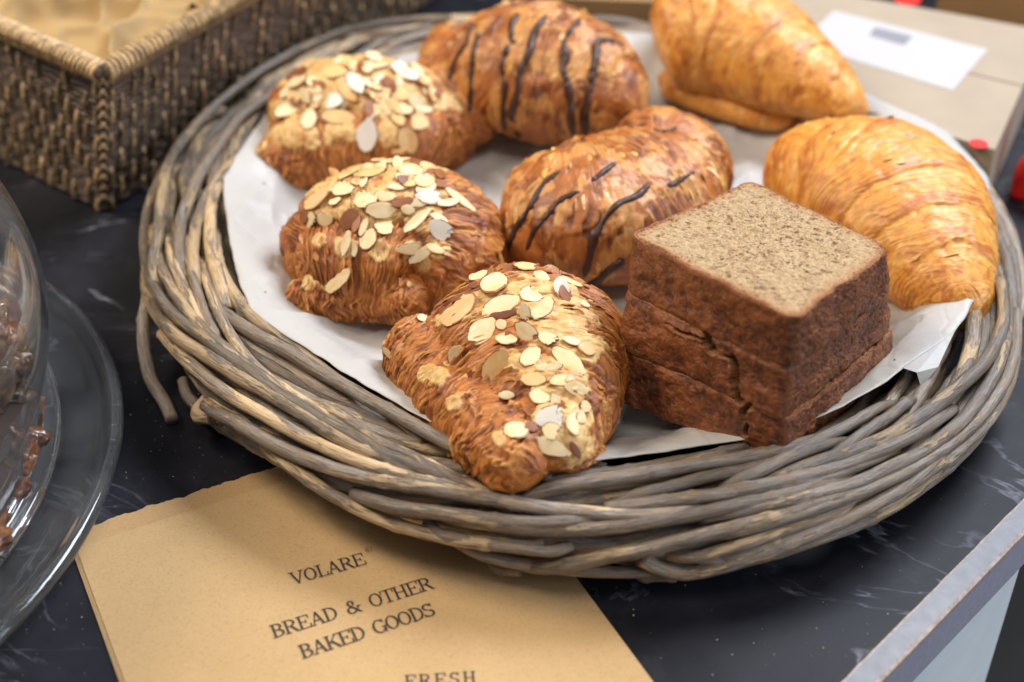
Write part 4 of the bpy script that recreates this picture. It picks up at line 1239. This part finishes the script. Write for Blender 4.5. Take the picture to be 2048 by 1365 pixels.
# ------------------------------------------------------------------ printed paper bag
bag = thing('paper_bag', 'flat brown kraft paper bag with black printed lettering, tucked under the tray', 'bag', tuple(P(400, 1200, 0)))
O = P(145, 1105, 0)
ex = P(1120, 1150, 0) * 0
d1 = P(570, 990, 0) - O; d2 = P(275, 1365, 0) - O
e1 = d1 / np.linalg.norm(d1); e2 = d2 / np.linalg.norm(d2)
e1 = e1 + np.array([-e2[1], e2[0], 0]) * 1.0; e1[2] = 0; e1 /= np.linalg.norm(e1)
if e1[0] < 0: e1 = -e1
e2 = np.array([e1[1], -e1[0], 0])
BW = float((P(1225, 1258, 0) - O) @ e1)
def bp(a, b, z): return O + e1 * a + e2 * b + np.array([0, 0, z])
kb = rng_of('bag')
nn_ = 150
ta = np.linspace(0, 1, nn_)
def sheet(name, x0, x1, topf, z, m, parent, rag, chamf=0, wave=.05):
    xs = x0 + (x1 - x0) * ta
    tops = topf + rag * (kb.random(nn_) - .5) + rag * 1.2 * noise(xs * 1.7, 3.3, .1)
    if chamf: tops = np.maximum(tops, (1.0 - (xs - x0) / .9) * -topf * .0 + np.where(xs - x0 < 1.2, topf + chamf * (1 - (xs - x0) / 1.2), -99))
    bs = np.concatenate([[0], np.linspace(.15, 30, 60)])
    rows = []
    for b_ in bs:
        yy = b_ if b_ else None
        y = tops if b_ == 0 else np.maximum(tops + .02, np.full(nn_, topf + abs(chamf) * 0 + b_))
        zz = z + wave * noise(xs * .25, y * .25, .7) * np.clip(np.minimum(xs - x0, x1 - xs) * 2, 0, 1)
        rows.append(O + e1 * xs[:, None] + e2 * y[:, None] + np.array([0, 0, 1]) * zz[:, None])
    return mk(name, np.stack(rows, 0).reshape(-1, 3), gridf(len(bs), nn_, False), m, parent)
sheet('back_ply', 0.02, BW, -1.30, .035, M['kraft_dark'], bag, .10, 1.15, 0)
sheet('gusset', 0.0, BW - .03, .02, .085, M['kraft'], bag, .0, 0, 0)
sheet('front_ply', .20, BW - .02, .0, .17, M['kraft'], bag, .04, 0, .03)
sheet('side_fold', .08, BW - .02, .02, .12, M['kraft_dark'], bag, .0, 0, 0)

# slab letters drawn as strokes: ('l', x0, y0, x1, y1, width) and ('a', cx, cy, rx, ry, from, to), cap height 1
HW, VW, SW = .065, .125, .055
def serif(x, y, w=.30): return ('l', x - w / 2, y, x + w / 2, y, SW)
G_ = {
 'V': (.86, [('l', .14, .97, .43, .02, VW), ('l', .72, .97, .43, .02, HW), serif(.14, .97), serif(.72, .97)]),
 'O': (.84, [('a', .42, .5, .34, .49, 0, 360)]),
 'L': (.72, [('l', .22, .03, .22, .97, VW), serif(.22, .97, .36), ('l', .06, .03, .64, .03, SW), ('l', .64, .02, .66, .30, HW)]),
 'A': (.88, [('l', .16, .03, .44, .98, HW), ('l', .72, .03, .44, .98, VW), ('l', .26, .34, .62, .34, HW), serif(.15, .03), serif(.73, .03)]),
 'R': (.86, [('l', .20, .03, .20, .97, VW), serif(.20, .03, .34), ('l', .04, .97, .46, .97, SW), ('l', .2, .50, .46, .50, SW), ('a', .44, .735, .24, .235, -90, 90), ('l', .44, .5, .72, .05, VW), ('l', .68, .03, .86, .03, SW)]),
 'E': (.80, [('l', .20, .03, .20, .97, VW), ('l', .04, .97, .70, .97, SW), ('l', .04, .03, .72, .03, SW), ('l', .2, .51, .52, .51, SW), ('l', .70, .98, .70, .72, HW), ('l', .72, .02, .74, .30, HW), ('l', .52, .62, .52, .40, HW)]),
 'B': (.80, [('l', .20, .03, .20, .97, VW), ('l', .04, .97, .44, .97, SW), ('l', .04, .03, .46, .03, SW), ('l', .2, .52, .44, .52, SW), ('a', .42, .745, .23, .225, -90, 90), ('a', .44, .275, .27, .245, -90, 90)]),
 'D': (.84, [('l', .20, .03, .20, .97, VW), ('l', .04, .97, .40, .97, SW), ('l', .04, .03, .40, .03, SW), ('a', .38, .5, .38, .47, -90, 90)]),
 'T': (.80, [('l', .40, .03, .40, .97, VW), ('l', .06, .97, .74, .97, SW), serif(.40, .03, .36), ('l', .06, .98, .06, .70, HW), ('l', .74, .98, .74, .70, HW)]),
 'H': (.88, [('l', .20, .03, .20, .97, VW), ('l', .68, .03, .68, .97, VW), ('l', .2, .51, .68, .51, SW), serif(.2, .03), serif(.2, .97), serif(.68, .03), serif(.68, .97)]),
 'K': (.88, [('l', .20, .03, .20, .97, VW), serif(.2, .03, .32), serif(.2, .97, .32), ('l', .24, .38, .68, .95, HW), ('l', .38, .56, .74, .05, VW), serif(.68, .97, .26), serif(.76, .03, .26)]),
 'G': (.86, [('a', .43, .5, .35, .49, 48, 330), ('l', .72, .02, .72, .42, VW * .8), serif(.70, .42, .32), ('l', .68, .74, .68, .97, HW)]),
 'S': (.74, [('a', .36, .745, .25, .24, 20, 265), ('a', .38, .265, .27, .25, -155, 92), ('l', .61, .74, .61, .96, HW), ('l', .10, .03, .10, .30, HW)]),
 'F': (.76, [('l', .20, .03, .20, .97, VW), ('l', .04, .97, .70, .97, SW), ('l', .2, .51, .50, .51, SW), ('l', .70, .98, .70, .70, HW), ('l', .50, .63, .50, .39, HW), serif(.22, .03, .38)]),
 '&': (.92, [('a', .38, .78, .18, .20, -60, 240), ('a', .34, .27, .26, .26, 80, 330), ('l', .26, .68, .76, .06, VW * .9), ('l', .54, .10, .76, .46, HW), serif(.76, .48, .26), ('l', .68, .03, .88, .03, SW)]),
 ' ': (.62, [])}
def write(mb, text, pl, pr, caph, zt_=.205, lean=0.0, spread=None):
    """text between two points of the bag; letters are laid flat on it"""
    A_, B_ = P(*pl, .17), P(*pr, .17)
    ex_ = B_ - A_; Ltot = np.linalg.norm(ex_); ex_ /= Ltot
    ey_ = np.array([-ex_[1], ex_[0], 0]) + ex_ * lean
    wd = [G_[c][0] for c in text]
    k_ = caph
    gap = (Ltot / k_ - sum(wd)) / max(1, len(text) - 1)
    x = 0.
    jj = 0
    for c, w_ in zip(text, wd):
        for st in G_[c][1]:
            jj += 1
            z = zt_ + .0006 * (jj % 7)
            def put(q2): return A_ + ex_ * ((x + q2[0]) * k_) + ey_ * (q2[1] * k_) + np.array([0, 0, z - A_[2]])
            if st[0] == 'l':
                a_, b_ = np.array(st[1:3]), np.array(st[3:5]); d_ = b_ - a_; d_ /= np.linalg.norm(d_) + 1e-9
                n_ = np.array([-d_[1], d_[0]]) * st[5] / 2
                mb.add([put(a_ - n_), put(b_ - n_), put(b_ + n_), put(a_ + n_)], [[0, 1, 2, 3]])
            else:
                _, cx, cy, rx, ry, t0, t1 = st
                tt_ = np.radians(np.linspace(t0, t1, 26))
                V = []
                for t_ in tt_:
                    th_w = SW + (VW - SW) * abs(math.cos(t_)) ** 1.3
                    for sgn in (.5, -.5):
                        V.append(put((cx + (rx - .04 + sgn * th_w) * math.cos(t_), cy + (ry - .03 + sgn * min(th_w, .09)) * math.sin(t_))))
                mb.add(V, [[2 * i, 2 * i + 2, 2 * i + 3, 2 * i + 1] for i in range(25)])
        x += w_ + gap
    return A_, ex_, ey_
def zp(x, y): return (100 + x / 1.5754, 900 + y / 1.5754)
CH = float(np.linalg.norm(P(*zp(707, 597), .17) - P(*zp(690, 557), .17)))
lt = MB(); write(lt, 'VOLARE', zp(764, 428), zp(1000, 360), CH * .98)
lt.build('printed_line', M['ink'], bag, smooth=False); lt = MB()
write(lt, 'BREAD & OTHER', zp(703, 597), zp(1214, 437), CH)
lt.build('printed_line', M['ink'], bag, smooth=False); lt = MB()
write(lt, 'BAKED GOODS', zp(794, 661), zp(1221, 520), CH)
lt.build('printed_line', M['ink'], bag, smooth=False); lt = MB()
write(lt, 'FRESH', zp(1116, 752), zp(1345, 738), CH * .86)
lt.build('printed_line', M['ink'], bag, smooth=False); lt = MB()
for (r_, t0, t1, w_) in ((.155, 0, 360, .02),):
    cR = P(*zp(1003, 316), .17)
    V = []
    for t_ in np.linspace(0, 2 * np.pi, 30):
        for sg in (r_, r_ - w_): V.append(cR + np.array([math.cos(t_) * sg, math.sin(t_) * sg, .036]))
    lt.add(V, [[2 * i, 2 * i + 2, 2 * i + 3, 2 * i + 1] for i in range(29)])
A_ = P(*zp(988, 325), .17); B_ = P(*zp(996, 322.5), .17)
sv_ = (HW, VW, SW)
write(lt, 'R', zp(998.5, 321), zp(1007, 318.5), .15)
lt.build('registered_mark', M['ink'], bag, smooth=False)

# ------------------------------------------------------------------ glass cake plate and dome with chocolate nut clusters
def lathe(name, prof, cx, cy, m, parent, n=160):
    prof = np.array(prof, float); t = np.linspace(0, 2 * np.pi, n, endpoint=False)
    V = np.stack([cx + prof[:, None, 0] * np.cos(t), cy + prof[:, None, 0] * np.sin(t), prof[:, None, 1] + 0 * t], -1)
    k_ = len(prof)
    if np.sum(prof[:, 0] * np.roll(prof[:, 1], -1) - np.roll(prof[:, 0], -1) * prof[:, 1]) > 0: prof = prof[::-1]; V = V[::-1]
    F = gridf(k_, n)
    # close the profile on itself
    i, j = k_ - 1, np.arange(n); j2 = (j + 1) % n
    F2 = np.stack([i * n + j, j, j2, i * n + j2], 1)
    return mk(name, V.reshape(-1, 3), np.vstack([F, F2]), m, parent)
PX, PY, PR = -40.1, -12.6, 21.4
plate = thing('glass_cake_plate', 'clear glass cake plate with a rounded rim at the left edge', 'plate', (PX, PY, 0))
pr = [(.02, .5), (10, .5), (17.0, .55), (18.0, .6), (18.6, .62), (19.2, .75), (20.2, .95), (20.7, 1.35), (20.95, 1.75), (21.3, 1.85), (21.58, 1.6), (21.55, 1.25), (21.1, .9), (20.2, .55), (19.0, .38), (17.0, .22), (16, .05), (15, .05), (14.5, .2), (.02, .2)]
lathe('plate', catmull(np.c_[np.array(pr), np.zeros(len(pr))], 110)[0][:, :2], PX, PY, M['glass'], plate, 220)
dome = thing('glass_dome', 'clear glass dome covering dark chocolate nut cookies at the left edge', 'cake dome', (PX, PY, .9))
wall = [(17.75, 1.3), (17.8, 2), (18.3, 4), (18.9, 6), (19.2, 8), (19.05, 10), (18.2, 12.4), (16.2, 15), (12.6, 17.4), (7.5, 19.2), (.05, 20)]
inner = [(r_ - .2 if z_ < 17 else r_, z_ - (.2 if z_ >= 17 else (.12 if z_ > 12 else 0))) for r_, z_ in wall[::-1]]
inner[0] = (.05, 19.75)
pr = [(17.9, 1.06), (18.35, 1.05), (18.62, 1.2), (18.6, 1.48), (18.25, 1.62), (17.95, 1.55)] + wall[1:] + inner + [(17.5, 1.15)]
lathe('dome', catmull(np.c_[np.array(pr), np.zeros(len(pr))], 190)[0][:, :2], PX, PY, M['glass'], dome, 240)

t_ = NT('glazed_nuts'); f_ = t_.noise(t_.coord(), 110, 4)
M['nuts'] = t_.set(color=t_.mix((.07, .026, .014), (.28, .12, .05), t_.ramp(f_, [(.4, 0.), (.6, 1.)])), rough=.3, normal=t_.bump(f_, .5, .001), coat=.3)
kn = rng_of('nuts')
def blob(c, r3, key, nu=26, nv=20, am=.12, f=1.4):
    th = np.linspace(0, np.pi, nu)[:, None]; ph = np.linspace(0, 2 * np.pi, nv, endpoint=False)[None]
    D_ = np.stack([np.sin(th) * np.cos(ph), np.sin(th) * np.sin(ph), np.cos(th) + 0 * ph], -1)
    k_ = rng_of(key).uniform(0, 50)
    r = 1 + am * noise(D_[..., 0] * f + k_, D_[..., 1] * f, D_[..., 2] * f)
    return (np.array(c) + D_ * np.array(r3) * r[..., None]).reshape(-1, 3), gridf(nu, nv)
def nut_cookie(px, py, z, rad, rx, label):
    c = P(px, py, z)
    t = thing('nut_cookie', label, 'cookie', (c[0], c[1], z - .8), 'chocolate nut cookies under the dome')
    Mr = Matrix.Rotation(rx, 3, 'X')
    def tr(V): return np.array([Mr @ Vector(v) for v in (V - c)]) + c
    V, F = blob(c + [0, 0, .45], (rad * .97, rad * .97, .62), 'ck' + label, 30, 60, .06)
    mk('chocolate_coating', tr(V), F, M['choc'], t)
    for i in range(30):
        a_ = kn.uniform(0, 2 * np.pi); r_ = rad * math.sqrt(kn.uniform(.5, 1.0)) * .98
        V, F = blob(c + [r_ * math.cos(a_), r_ * math.sin(a_), kn.uniform(-.75, -.05)], kn.uniform(.5, 1.0, 3), 'n%d' % i, 16, 16, .55, 2.6)
        mk('nut', tr(V), F, M['nuts'], t)
nut_cookie(-96, 742, 5.4, 3.3, R(50), 'upper chocolate nut cookie leaning at the back under the glass dome')
nut_cookie(-98, 858, 3.4, 3.7, R(18), 'chocolate nut cookie in the middle of the pile under the glass dome')
nut_cookie(-125, 1000, 2.2, 3.7, R(-5), 'lowest chocolate nut cookie under the glass dome, nearest the bag')

# ------------------------------------------------------------------ rectangular wicker basket with kraft paper
HB = 10.0
c0 = P(205, 146, HB)
r1 = P(0, 56, HB) - c0; r2 = P(470, 0, HB) - c0
r1 /= np.linalg.norm(r1); r2 /= np.linalg.norm(r2)
cb0 = P(208, 424, 0.0)
LA, LB = 26.0, 42.0
bk = thing('wicker_basket', 'rectangular dark woven basket holding crumpled brown paper at the upper left', 'basket', tuple(cb0))
ins = np.linalg.solve(np.stack([r1[:2], r2[:2]], 1), (cb0 - c0)[:2])
def bpt(a, b, z):
    """a along the left side, b along the right side; the walls lean in towards the foot"""
    f = 1 - z / HB
    a2 = a + f * ins[0] * (1 - 2 * a / LA); b2 = b + f * ins[1] * (1 - 2 * b / LB)
    v = c0 + r1 * a2 + r2 * b2; v = v.copy(); v[2] = z
    return v
mb = MB()
NWR = 24
def wall_pts(side, n, z, wig=0, ph=0):
    L_ = LA if side in (0, 2) else LB
    t = np.linspace(0, 1, n)
    a = {0: t * LA, 1: 0 * t, 2: t * LA, 3: 0 * t + LA}[side]
    b = {0: 0 * t, 1: t * LB, 2: 0 * t + LB, 3: t * LB}[side]
    Pn = np.array([bpt(x, y, z) for x, y in zip(a, b)])
    on = {0: -r2, 1: -r1, 2: r2, 3: r1}[side]
    w = wig * np.sin(t * L_ / .72 * np.pi + ph)
    return Pn + on * w[:, None], on
kw = rng_of('wick')
for side in range(4):
    for i in range(NWR):
        z = .3 + i * (HB - .9) / (NWR - 1)
        n = 120 if side in (0, 1) else 30
        C, on = wall_pts(side, n, z, .025 if side < 2 else 0, i * math.pi)
        C[:, 2] = np.maximum(C[:, 2], .22)
        V, F, uv = tube(C, .21, 6)
        mk('weaver', V, F, M['reed_dark'], bk)
rest = MB()
cnt = 0
cand = []
for side in (1, 0, 2, 3):
    L_ = LA if side in (0, 2) else LB
    cols = int(L_ / .92)
    for j in range(cols):
        pos = .45 + j * .92 + kw.uniform(-.08, .08)
        for k_ in range(5):
            zc = .9 + k_ * 2.1 + (j % 3) * .7 - .5
            if zc > HB - .9: continue
            ln = kw.uniform(1.5, 2.2)
            zc += kw.uniform(-.25, .25)
            if kw.random() < .08: continue
            on = {0: -r2, 1: -r1, 2: r2, 3: r1}[side]
            al = {0: r1, 1: r2, 2: r1, 3: r2}[side]
            pts = []
            sl = kw.uniform(-.10, .16)
            for t in np.linspace(-.5, .5, 6):
                z = min(max(zc + t * ln, .1), HB - .35)
                a_, b_ = {0: (pos, 0), 1: (0, pos), 2: (pos, LB), 3: (LA, pos)}[side]
                p_ = bpt(a_, b_, z) + on * (.06 + .26 * math.cos(t * math.pi)) + al * (sl * t)
                pts.append(p_)
            V, F, uv = tube(np.array(pts), kw.uniform(.09, .15), 6)
            d_ = np.linalg.norm(np.mean(pts, 0) - CAM)
            cand.append((side > 1, d_, V, F, uv))
cand.sort(key=lambda r: (r[0], r[1]))
for i, (sd, d_, V, F, uv) in enumerate(cand):
    if i < 300: mk('reed', V, F, M['reed'], bk)
    else: rest.add(V, F, uv)
tag(rest.build('reeds', M['reed'], bk), kind='stuff')
# plaited corner
pl = MB()
for i in range(12):
    z = .7 + i * .75
    for sg in (-1, 1):
        p_ = bpt(0, 0, z); q_ = bpt(0, 0, min(z + .75, HB - .3))
        a_ = p_ + (r1 if sg > 0 else r2) * .55 + (-r1 - r2) * .12; b_ = q_ + (r2 if sg > 0 else r1) * .10 + (-r1 - r2) * .14
        V, F, uv = tube(np.array([a_, (a_ + b_) / 2 + (-r1 - r2) * .12, b_]), .09, 6); pl.add(V, F, uv)
pl.build('plaited_corner', M['reed'], bk)
# rim: two cores bound with a flat reed
cor = [(0, 0), (LA, 0), (LA, LB), (0, LB)]
for i in range(4):
    (a0, b0), (a1, b1) = cor[i], cor[(i + 1) % 4]
    A_, B_ = bpt(a0, b0, HB), bpt(a1, b1, HB)
    n = 60
    C = A_ + (B_ - A_) * np.linspace(0, 1, n)[:, None]
    V, F, uv = tube(C, .50, 10); mk('rim_core', V, F, M['reed_dark'], bk)
    L_ = np.linalg.norm(B_ - A_); turns = int(L_ / (.40 if i in (0, 3) else .8)); m_ = turns * 10
    u_ = np.linspace(0, 1, m_)
    dr = (B_ - A_) / L_; sd = np.cross(dr, [0, 0, 1])
    a_ = u_ * turns * 2 * np.pi
    rw = .56 + .05 * noise(u_ * turns * .9, 1.5, .5)
    C = A_ + dr * (u_ * L_)[:, None] + sd * (rw * np.cos(a_))[:, None] * 1.15 + np.array([0, 0, 1]) * (rw * np.sin(a_))[:, None]
    V, F, uv = tube(C, .135, 6); mk('rim_binding', V, F, M['reed'], bk)
V, F = prism([bpt(0, 0, 0)[:2], bpt(LA, 0, 0)[:2], bpt(LA, LB, 0)[:2], bpt(0, LB, 0)[:2]], .05, .4)
mk('basket_base', V, F, M['reed_dark'], bk, smooth=False)
# the paper in it
n = 170
ga, gb = np.meshgrid(np.linspace(.55, LA - .5, n), np.linspace(.55, LB - .5, n), indexing='ij')
base = c0 + r1 * ga[..., None] + r2 * gb[..., None]
wx, wy = base[..., 0], base[..., 1]
wx2 = wx + 1.5 * noise(wx * .1, wy * .1, .5); wy2 = wy + 1.5 * noise(wx * .1, wy * .1, 5.5)
rid = np.maximum(0, 1 - np.abs(noise(wx2 * .14, wy2 * .20, 3.5)) * 2.4) ** 2 * 1.5 + np.maximum(0, 1 - np.abs(noise(wx2 * .33, wy2 * .27, 8.5)) * 2.4) ** 2 * .7
edge = np.minimum(np.minimum(ga, LA - ga), np.minimum(gb, LB - gb))
Zp = 7.9 + rid + .8 * noise(wx * .08, wy * .08, 2.5) + .9 * sst(1.6, .5, edge)
pp = mk('packing_paper', np.stack([wx, wy, Zp], -1).reshape(-1, 3), gridf(n, n, False), M['kraft_soft'])
tag(pp, 'crumpled sheet of golden brown packing paper lying in the rectangular wicker basket', 'paper')

# ------------------------------------------------------------------ blurred things behind the tray
def quad_box(name, label, cat, quad, z0, z1, m, group=None):
    t = thing(name, label, cat, tuple(np.mean([P(x, y, z1) for x, y in quad], 0) * [1, 1, 0] + [0, 0, z0]), group)
    pts = [P(x, y, z1)[:2] for x, y in quad]
    return t, pts
BZ = 5.0
bx, pts = quad_box('cardboard_box', 'closed cardboard box with a white shipping label, out of focus behind the tray', 'box', [(1585, -30), (2095, 62), (1990, 300), (1500, 150)], 0, BZ, M['card'])
A_, B_, C_, D_ = [np.array([*p, 0]) for p in pts]
V, F = prism(pts, .01, BZ - .25); mk('box_body', V, F, M['card'], bx, smooth=False)
def inter(u, v): return (A_ * (1 - u) + B_ * u) * (1 - v) + (D_ * (1 - u) + C_ * u) * v
for (v0, v1) in ((0, .495), (.505, 1)):
    qd = [inter(0, v0), inter(1, v0), inter(1, v1), inter(0, v1)]
    V, F = prism([p[:2] for p in qd], BZ - .25, BZ); mk('flap', V, F, M['card'], bx, smooth=False)
lab = [P(1668, 22, BZ), P(1975, 100, BZ), P(1905, 182, BZ), P(1600, 88, BZ)]
V, F = prism([p[:2] for p in lab], BZ + .004, BZ + .03); lb = mk('address_label', V, F, M['label_white'], bx, smooth=False)
pq = [P(1750, 56, BZ), P(1825, 74, BZ), P(1808, 92, BZ), P(1738, 72, BZ)]
V, F = prism([p[:2] for p in pq], BZ + .034, BZ + .045); mk('printed_mark', V, F, M['grey_print'], lb, smooth=False)
for (x, y, r_) in ((1815, 0, .9), (1957, 288, .55)):
    c = P(x, y, BZ); V, F = prism([(c[0] + r_ * math.cos(a_), c[1] + r_ * math.sin(a_)) for a_ in np.linspace(0, 2 * np.pi, 20, endpoint=False)], BZ + .004, BZ + .03)
    mk('red_sticker', V, F, M['red'], bx, smooth=False)
b2 = thing('cardboard_box', 'warm brown cardboard box behind the labelled one at the top right', 'box', tuple(P(2000, 0, 0)))
f0, f1 = P(1880, -22, BZ), P(2300, 62, BZ); f0[2] = f1[2] = 0
bd = np.array([-(f1 - f0)[1], (f1 - f0)[0], 0]); bd /= np.linalg.norm(bd)
pts = [p[:2] for p in (f0, f1, f1 + bd * 16, f0 + bd * 16)]
V, F = prism(pts, .01, 8.8); mk('box_body', V, F, M['card_warm'], b2, smooth=False)
V, F = prism([(np.array(p) - np.mean(pts, 0)) * .985 + np.mean(pts, 0) for p in pts], 8.8, 9.05); mk('flap', V, F, M['card_warm'], b2, smooth=False)
b3, pts = quad_box('wooden_tray', 'brown wooden tray edge out of focus behind the back rim of the willow tray', 'tray', [(1130, -120), (1600, -130), (1570, 25), (1120, 6)], 0, 2.0, M['card_warm'])
V, F = prism(pts, .01, 1.2); mk('base_board', V, F, M['card_warm'], b3, smooth=False)
pm = np.mean(pts, 0)
for i in range(4):
    a_, b_ = np.array(pts[i]), np.array(pts[(i + 1) % 4])
    n_ = (pm - (a_ + b_) / 2); n_ /= np.linalg.norm(n_)
    V, F = prism([a_, b_, b_ + n_ * .8, a_ + n_ * .8], 1.2 + .003 * i, 2.4 + .003 * i); mk('side_board', V, F, M['card_warm'], b3, smooth=False)
# red cone-shaped thing at the right edge
rc = thing('red_bag', 'bright red folded bag out of focus at the right edge behind the tray', 'bag', tuple(P(2050, 380, 0)))
base = P(2062, 392, 0)
V, F = blob(base + [0, 0, 2.6], (1.9, 1.5, 2.9), 'red', 30, 40, .25, 1.6); V[:, 2] = np.maximum(V[:, 2], .02)
V[:, 0] += .35 * (V[:, 2]); mk('bag_body', V, F, M['red'], rc)
V, F, uv = tube(catmull([base + [1.2, 0, 4.8], base + [2.0, .3, 6.3], base + [3.0, 0, 5.0]], 16)[0], .18, 8); mk('bag_handle', V, F, M['red'], rc)

# ------------------------------------------------------------------ crumbs
kc = rng_of('crumbs')
mb = MB()
ins_poly = 0
while ins_poly < 130:
    reg = kc.integers(5)
    if reg == 0: x, y = kc.uniform(240, 560), kc.uniform(720, 960)
    elif reg == 1: x, y = kc.uniform(1200, 1700), kc.uniform(1120, 1360)
    elif reg == 2: x, y = kc.uniform(1650, 1980), kc.uniform(980, 1300)
    elif reg == 3: x, y = kc.uniform(0, 200), kc.uniform(1150, 1365)
    else: x, y = kc.uniform(250, 500), kc.uniform(700, 950)
    c = P(x, y, 0)
    if (c - A1) @ en > -.3: continue
    if 0 < (c - O) @ e1 < BW and (c - O) @ e2 > -1.3: continue
    r_ = .010 + .026 * kc.random() ** 3
    V, F = blob(c + [0, 0, r_ * .7], np.array([1, 1, .8]) * r_ * kc.uniform(.8, 1.4, 3), 'c%d' % ins_poly, 5, 6, .2)
    mb.add(V, F); ins_poly += 1
tag(mb.build('crumbs', M['crumb']), 'tiny pale crumbs scattered over the black table top', 'crumbs', kind='stuff')
def flake(name, label, px, py, z, s3, m, rot=0):
    c = P(px, py, z)
    V, F = blob(c, s3, label, 14, 20, .5, 2.2)
    V = np.array([Matrix.Rotation(rot, 3, 'Z') @ Vector(v - c) for v in V]) + c
    V[:, 2] += .06 * noise(V[:, 0] * 3, V[:, 1] * 3, .5)
    o = mk(name, V, F, m); tag(o, label, 'crumb'); return o
flake('pastry_flake', 'golden flake of pastry lying on the rim beside the front croissant tip', 1182, 931, 3.9, (.75, .28, .12), M['crumb'], -.05)
flake('cake_crumb', 'brown crumb on the white paper below the banana bread', 1357, 858, 2.1, (.16, .10, .07), M['crumb_brown'])
flake('cake_crumb', 'reddish brown crumb at the left foot of the banana bread', 1243, 797, 2.2, (.28, .2, .14), M['crumb_brown'])

# crumbs and bits of crust fallen on the paper
mb = MB()
PT_ = BVHTree.FromPolygons((np.stack([X, Y, Z], -1).reshape(-1, 3)[::1]).tolist(), gridf(NRP, NPB).tolist())
for i in range(150):
    x, y = kc.uniform(520, 1950), kc.uniform(300, 930)
    h = PT_.ray_cast(Vector(CAM), Vector(ray(x, y)))
    if h[0] is None: continue
    r_ = .02 + .07 * kc.random() ** 3
    V, F = blob(np.array(h[0]) + [0, 0, r_ * .5], np.array([1, .7, .4]) * r_ * kc.uniform(.7, 1.5, 3), 'pc%d' % i, 6, 7, .4)
    mb.add(V, F)
tag(mb.build('crust_crumbs', M['flake_crust']), 'brown crust crumbs scattered over the white paper in the tray', 'crumbs', kind='stuff')
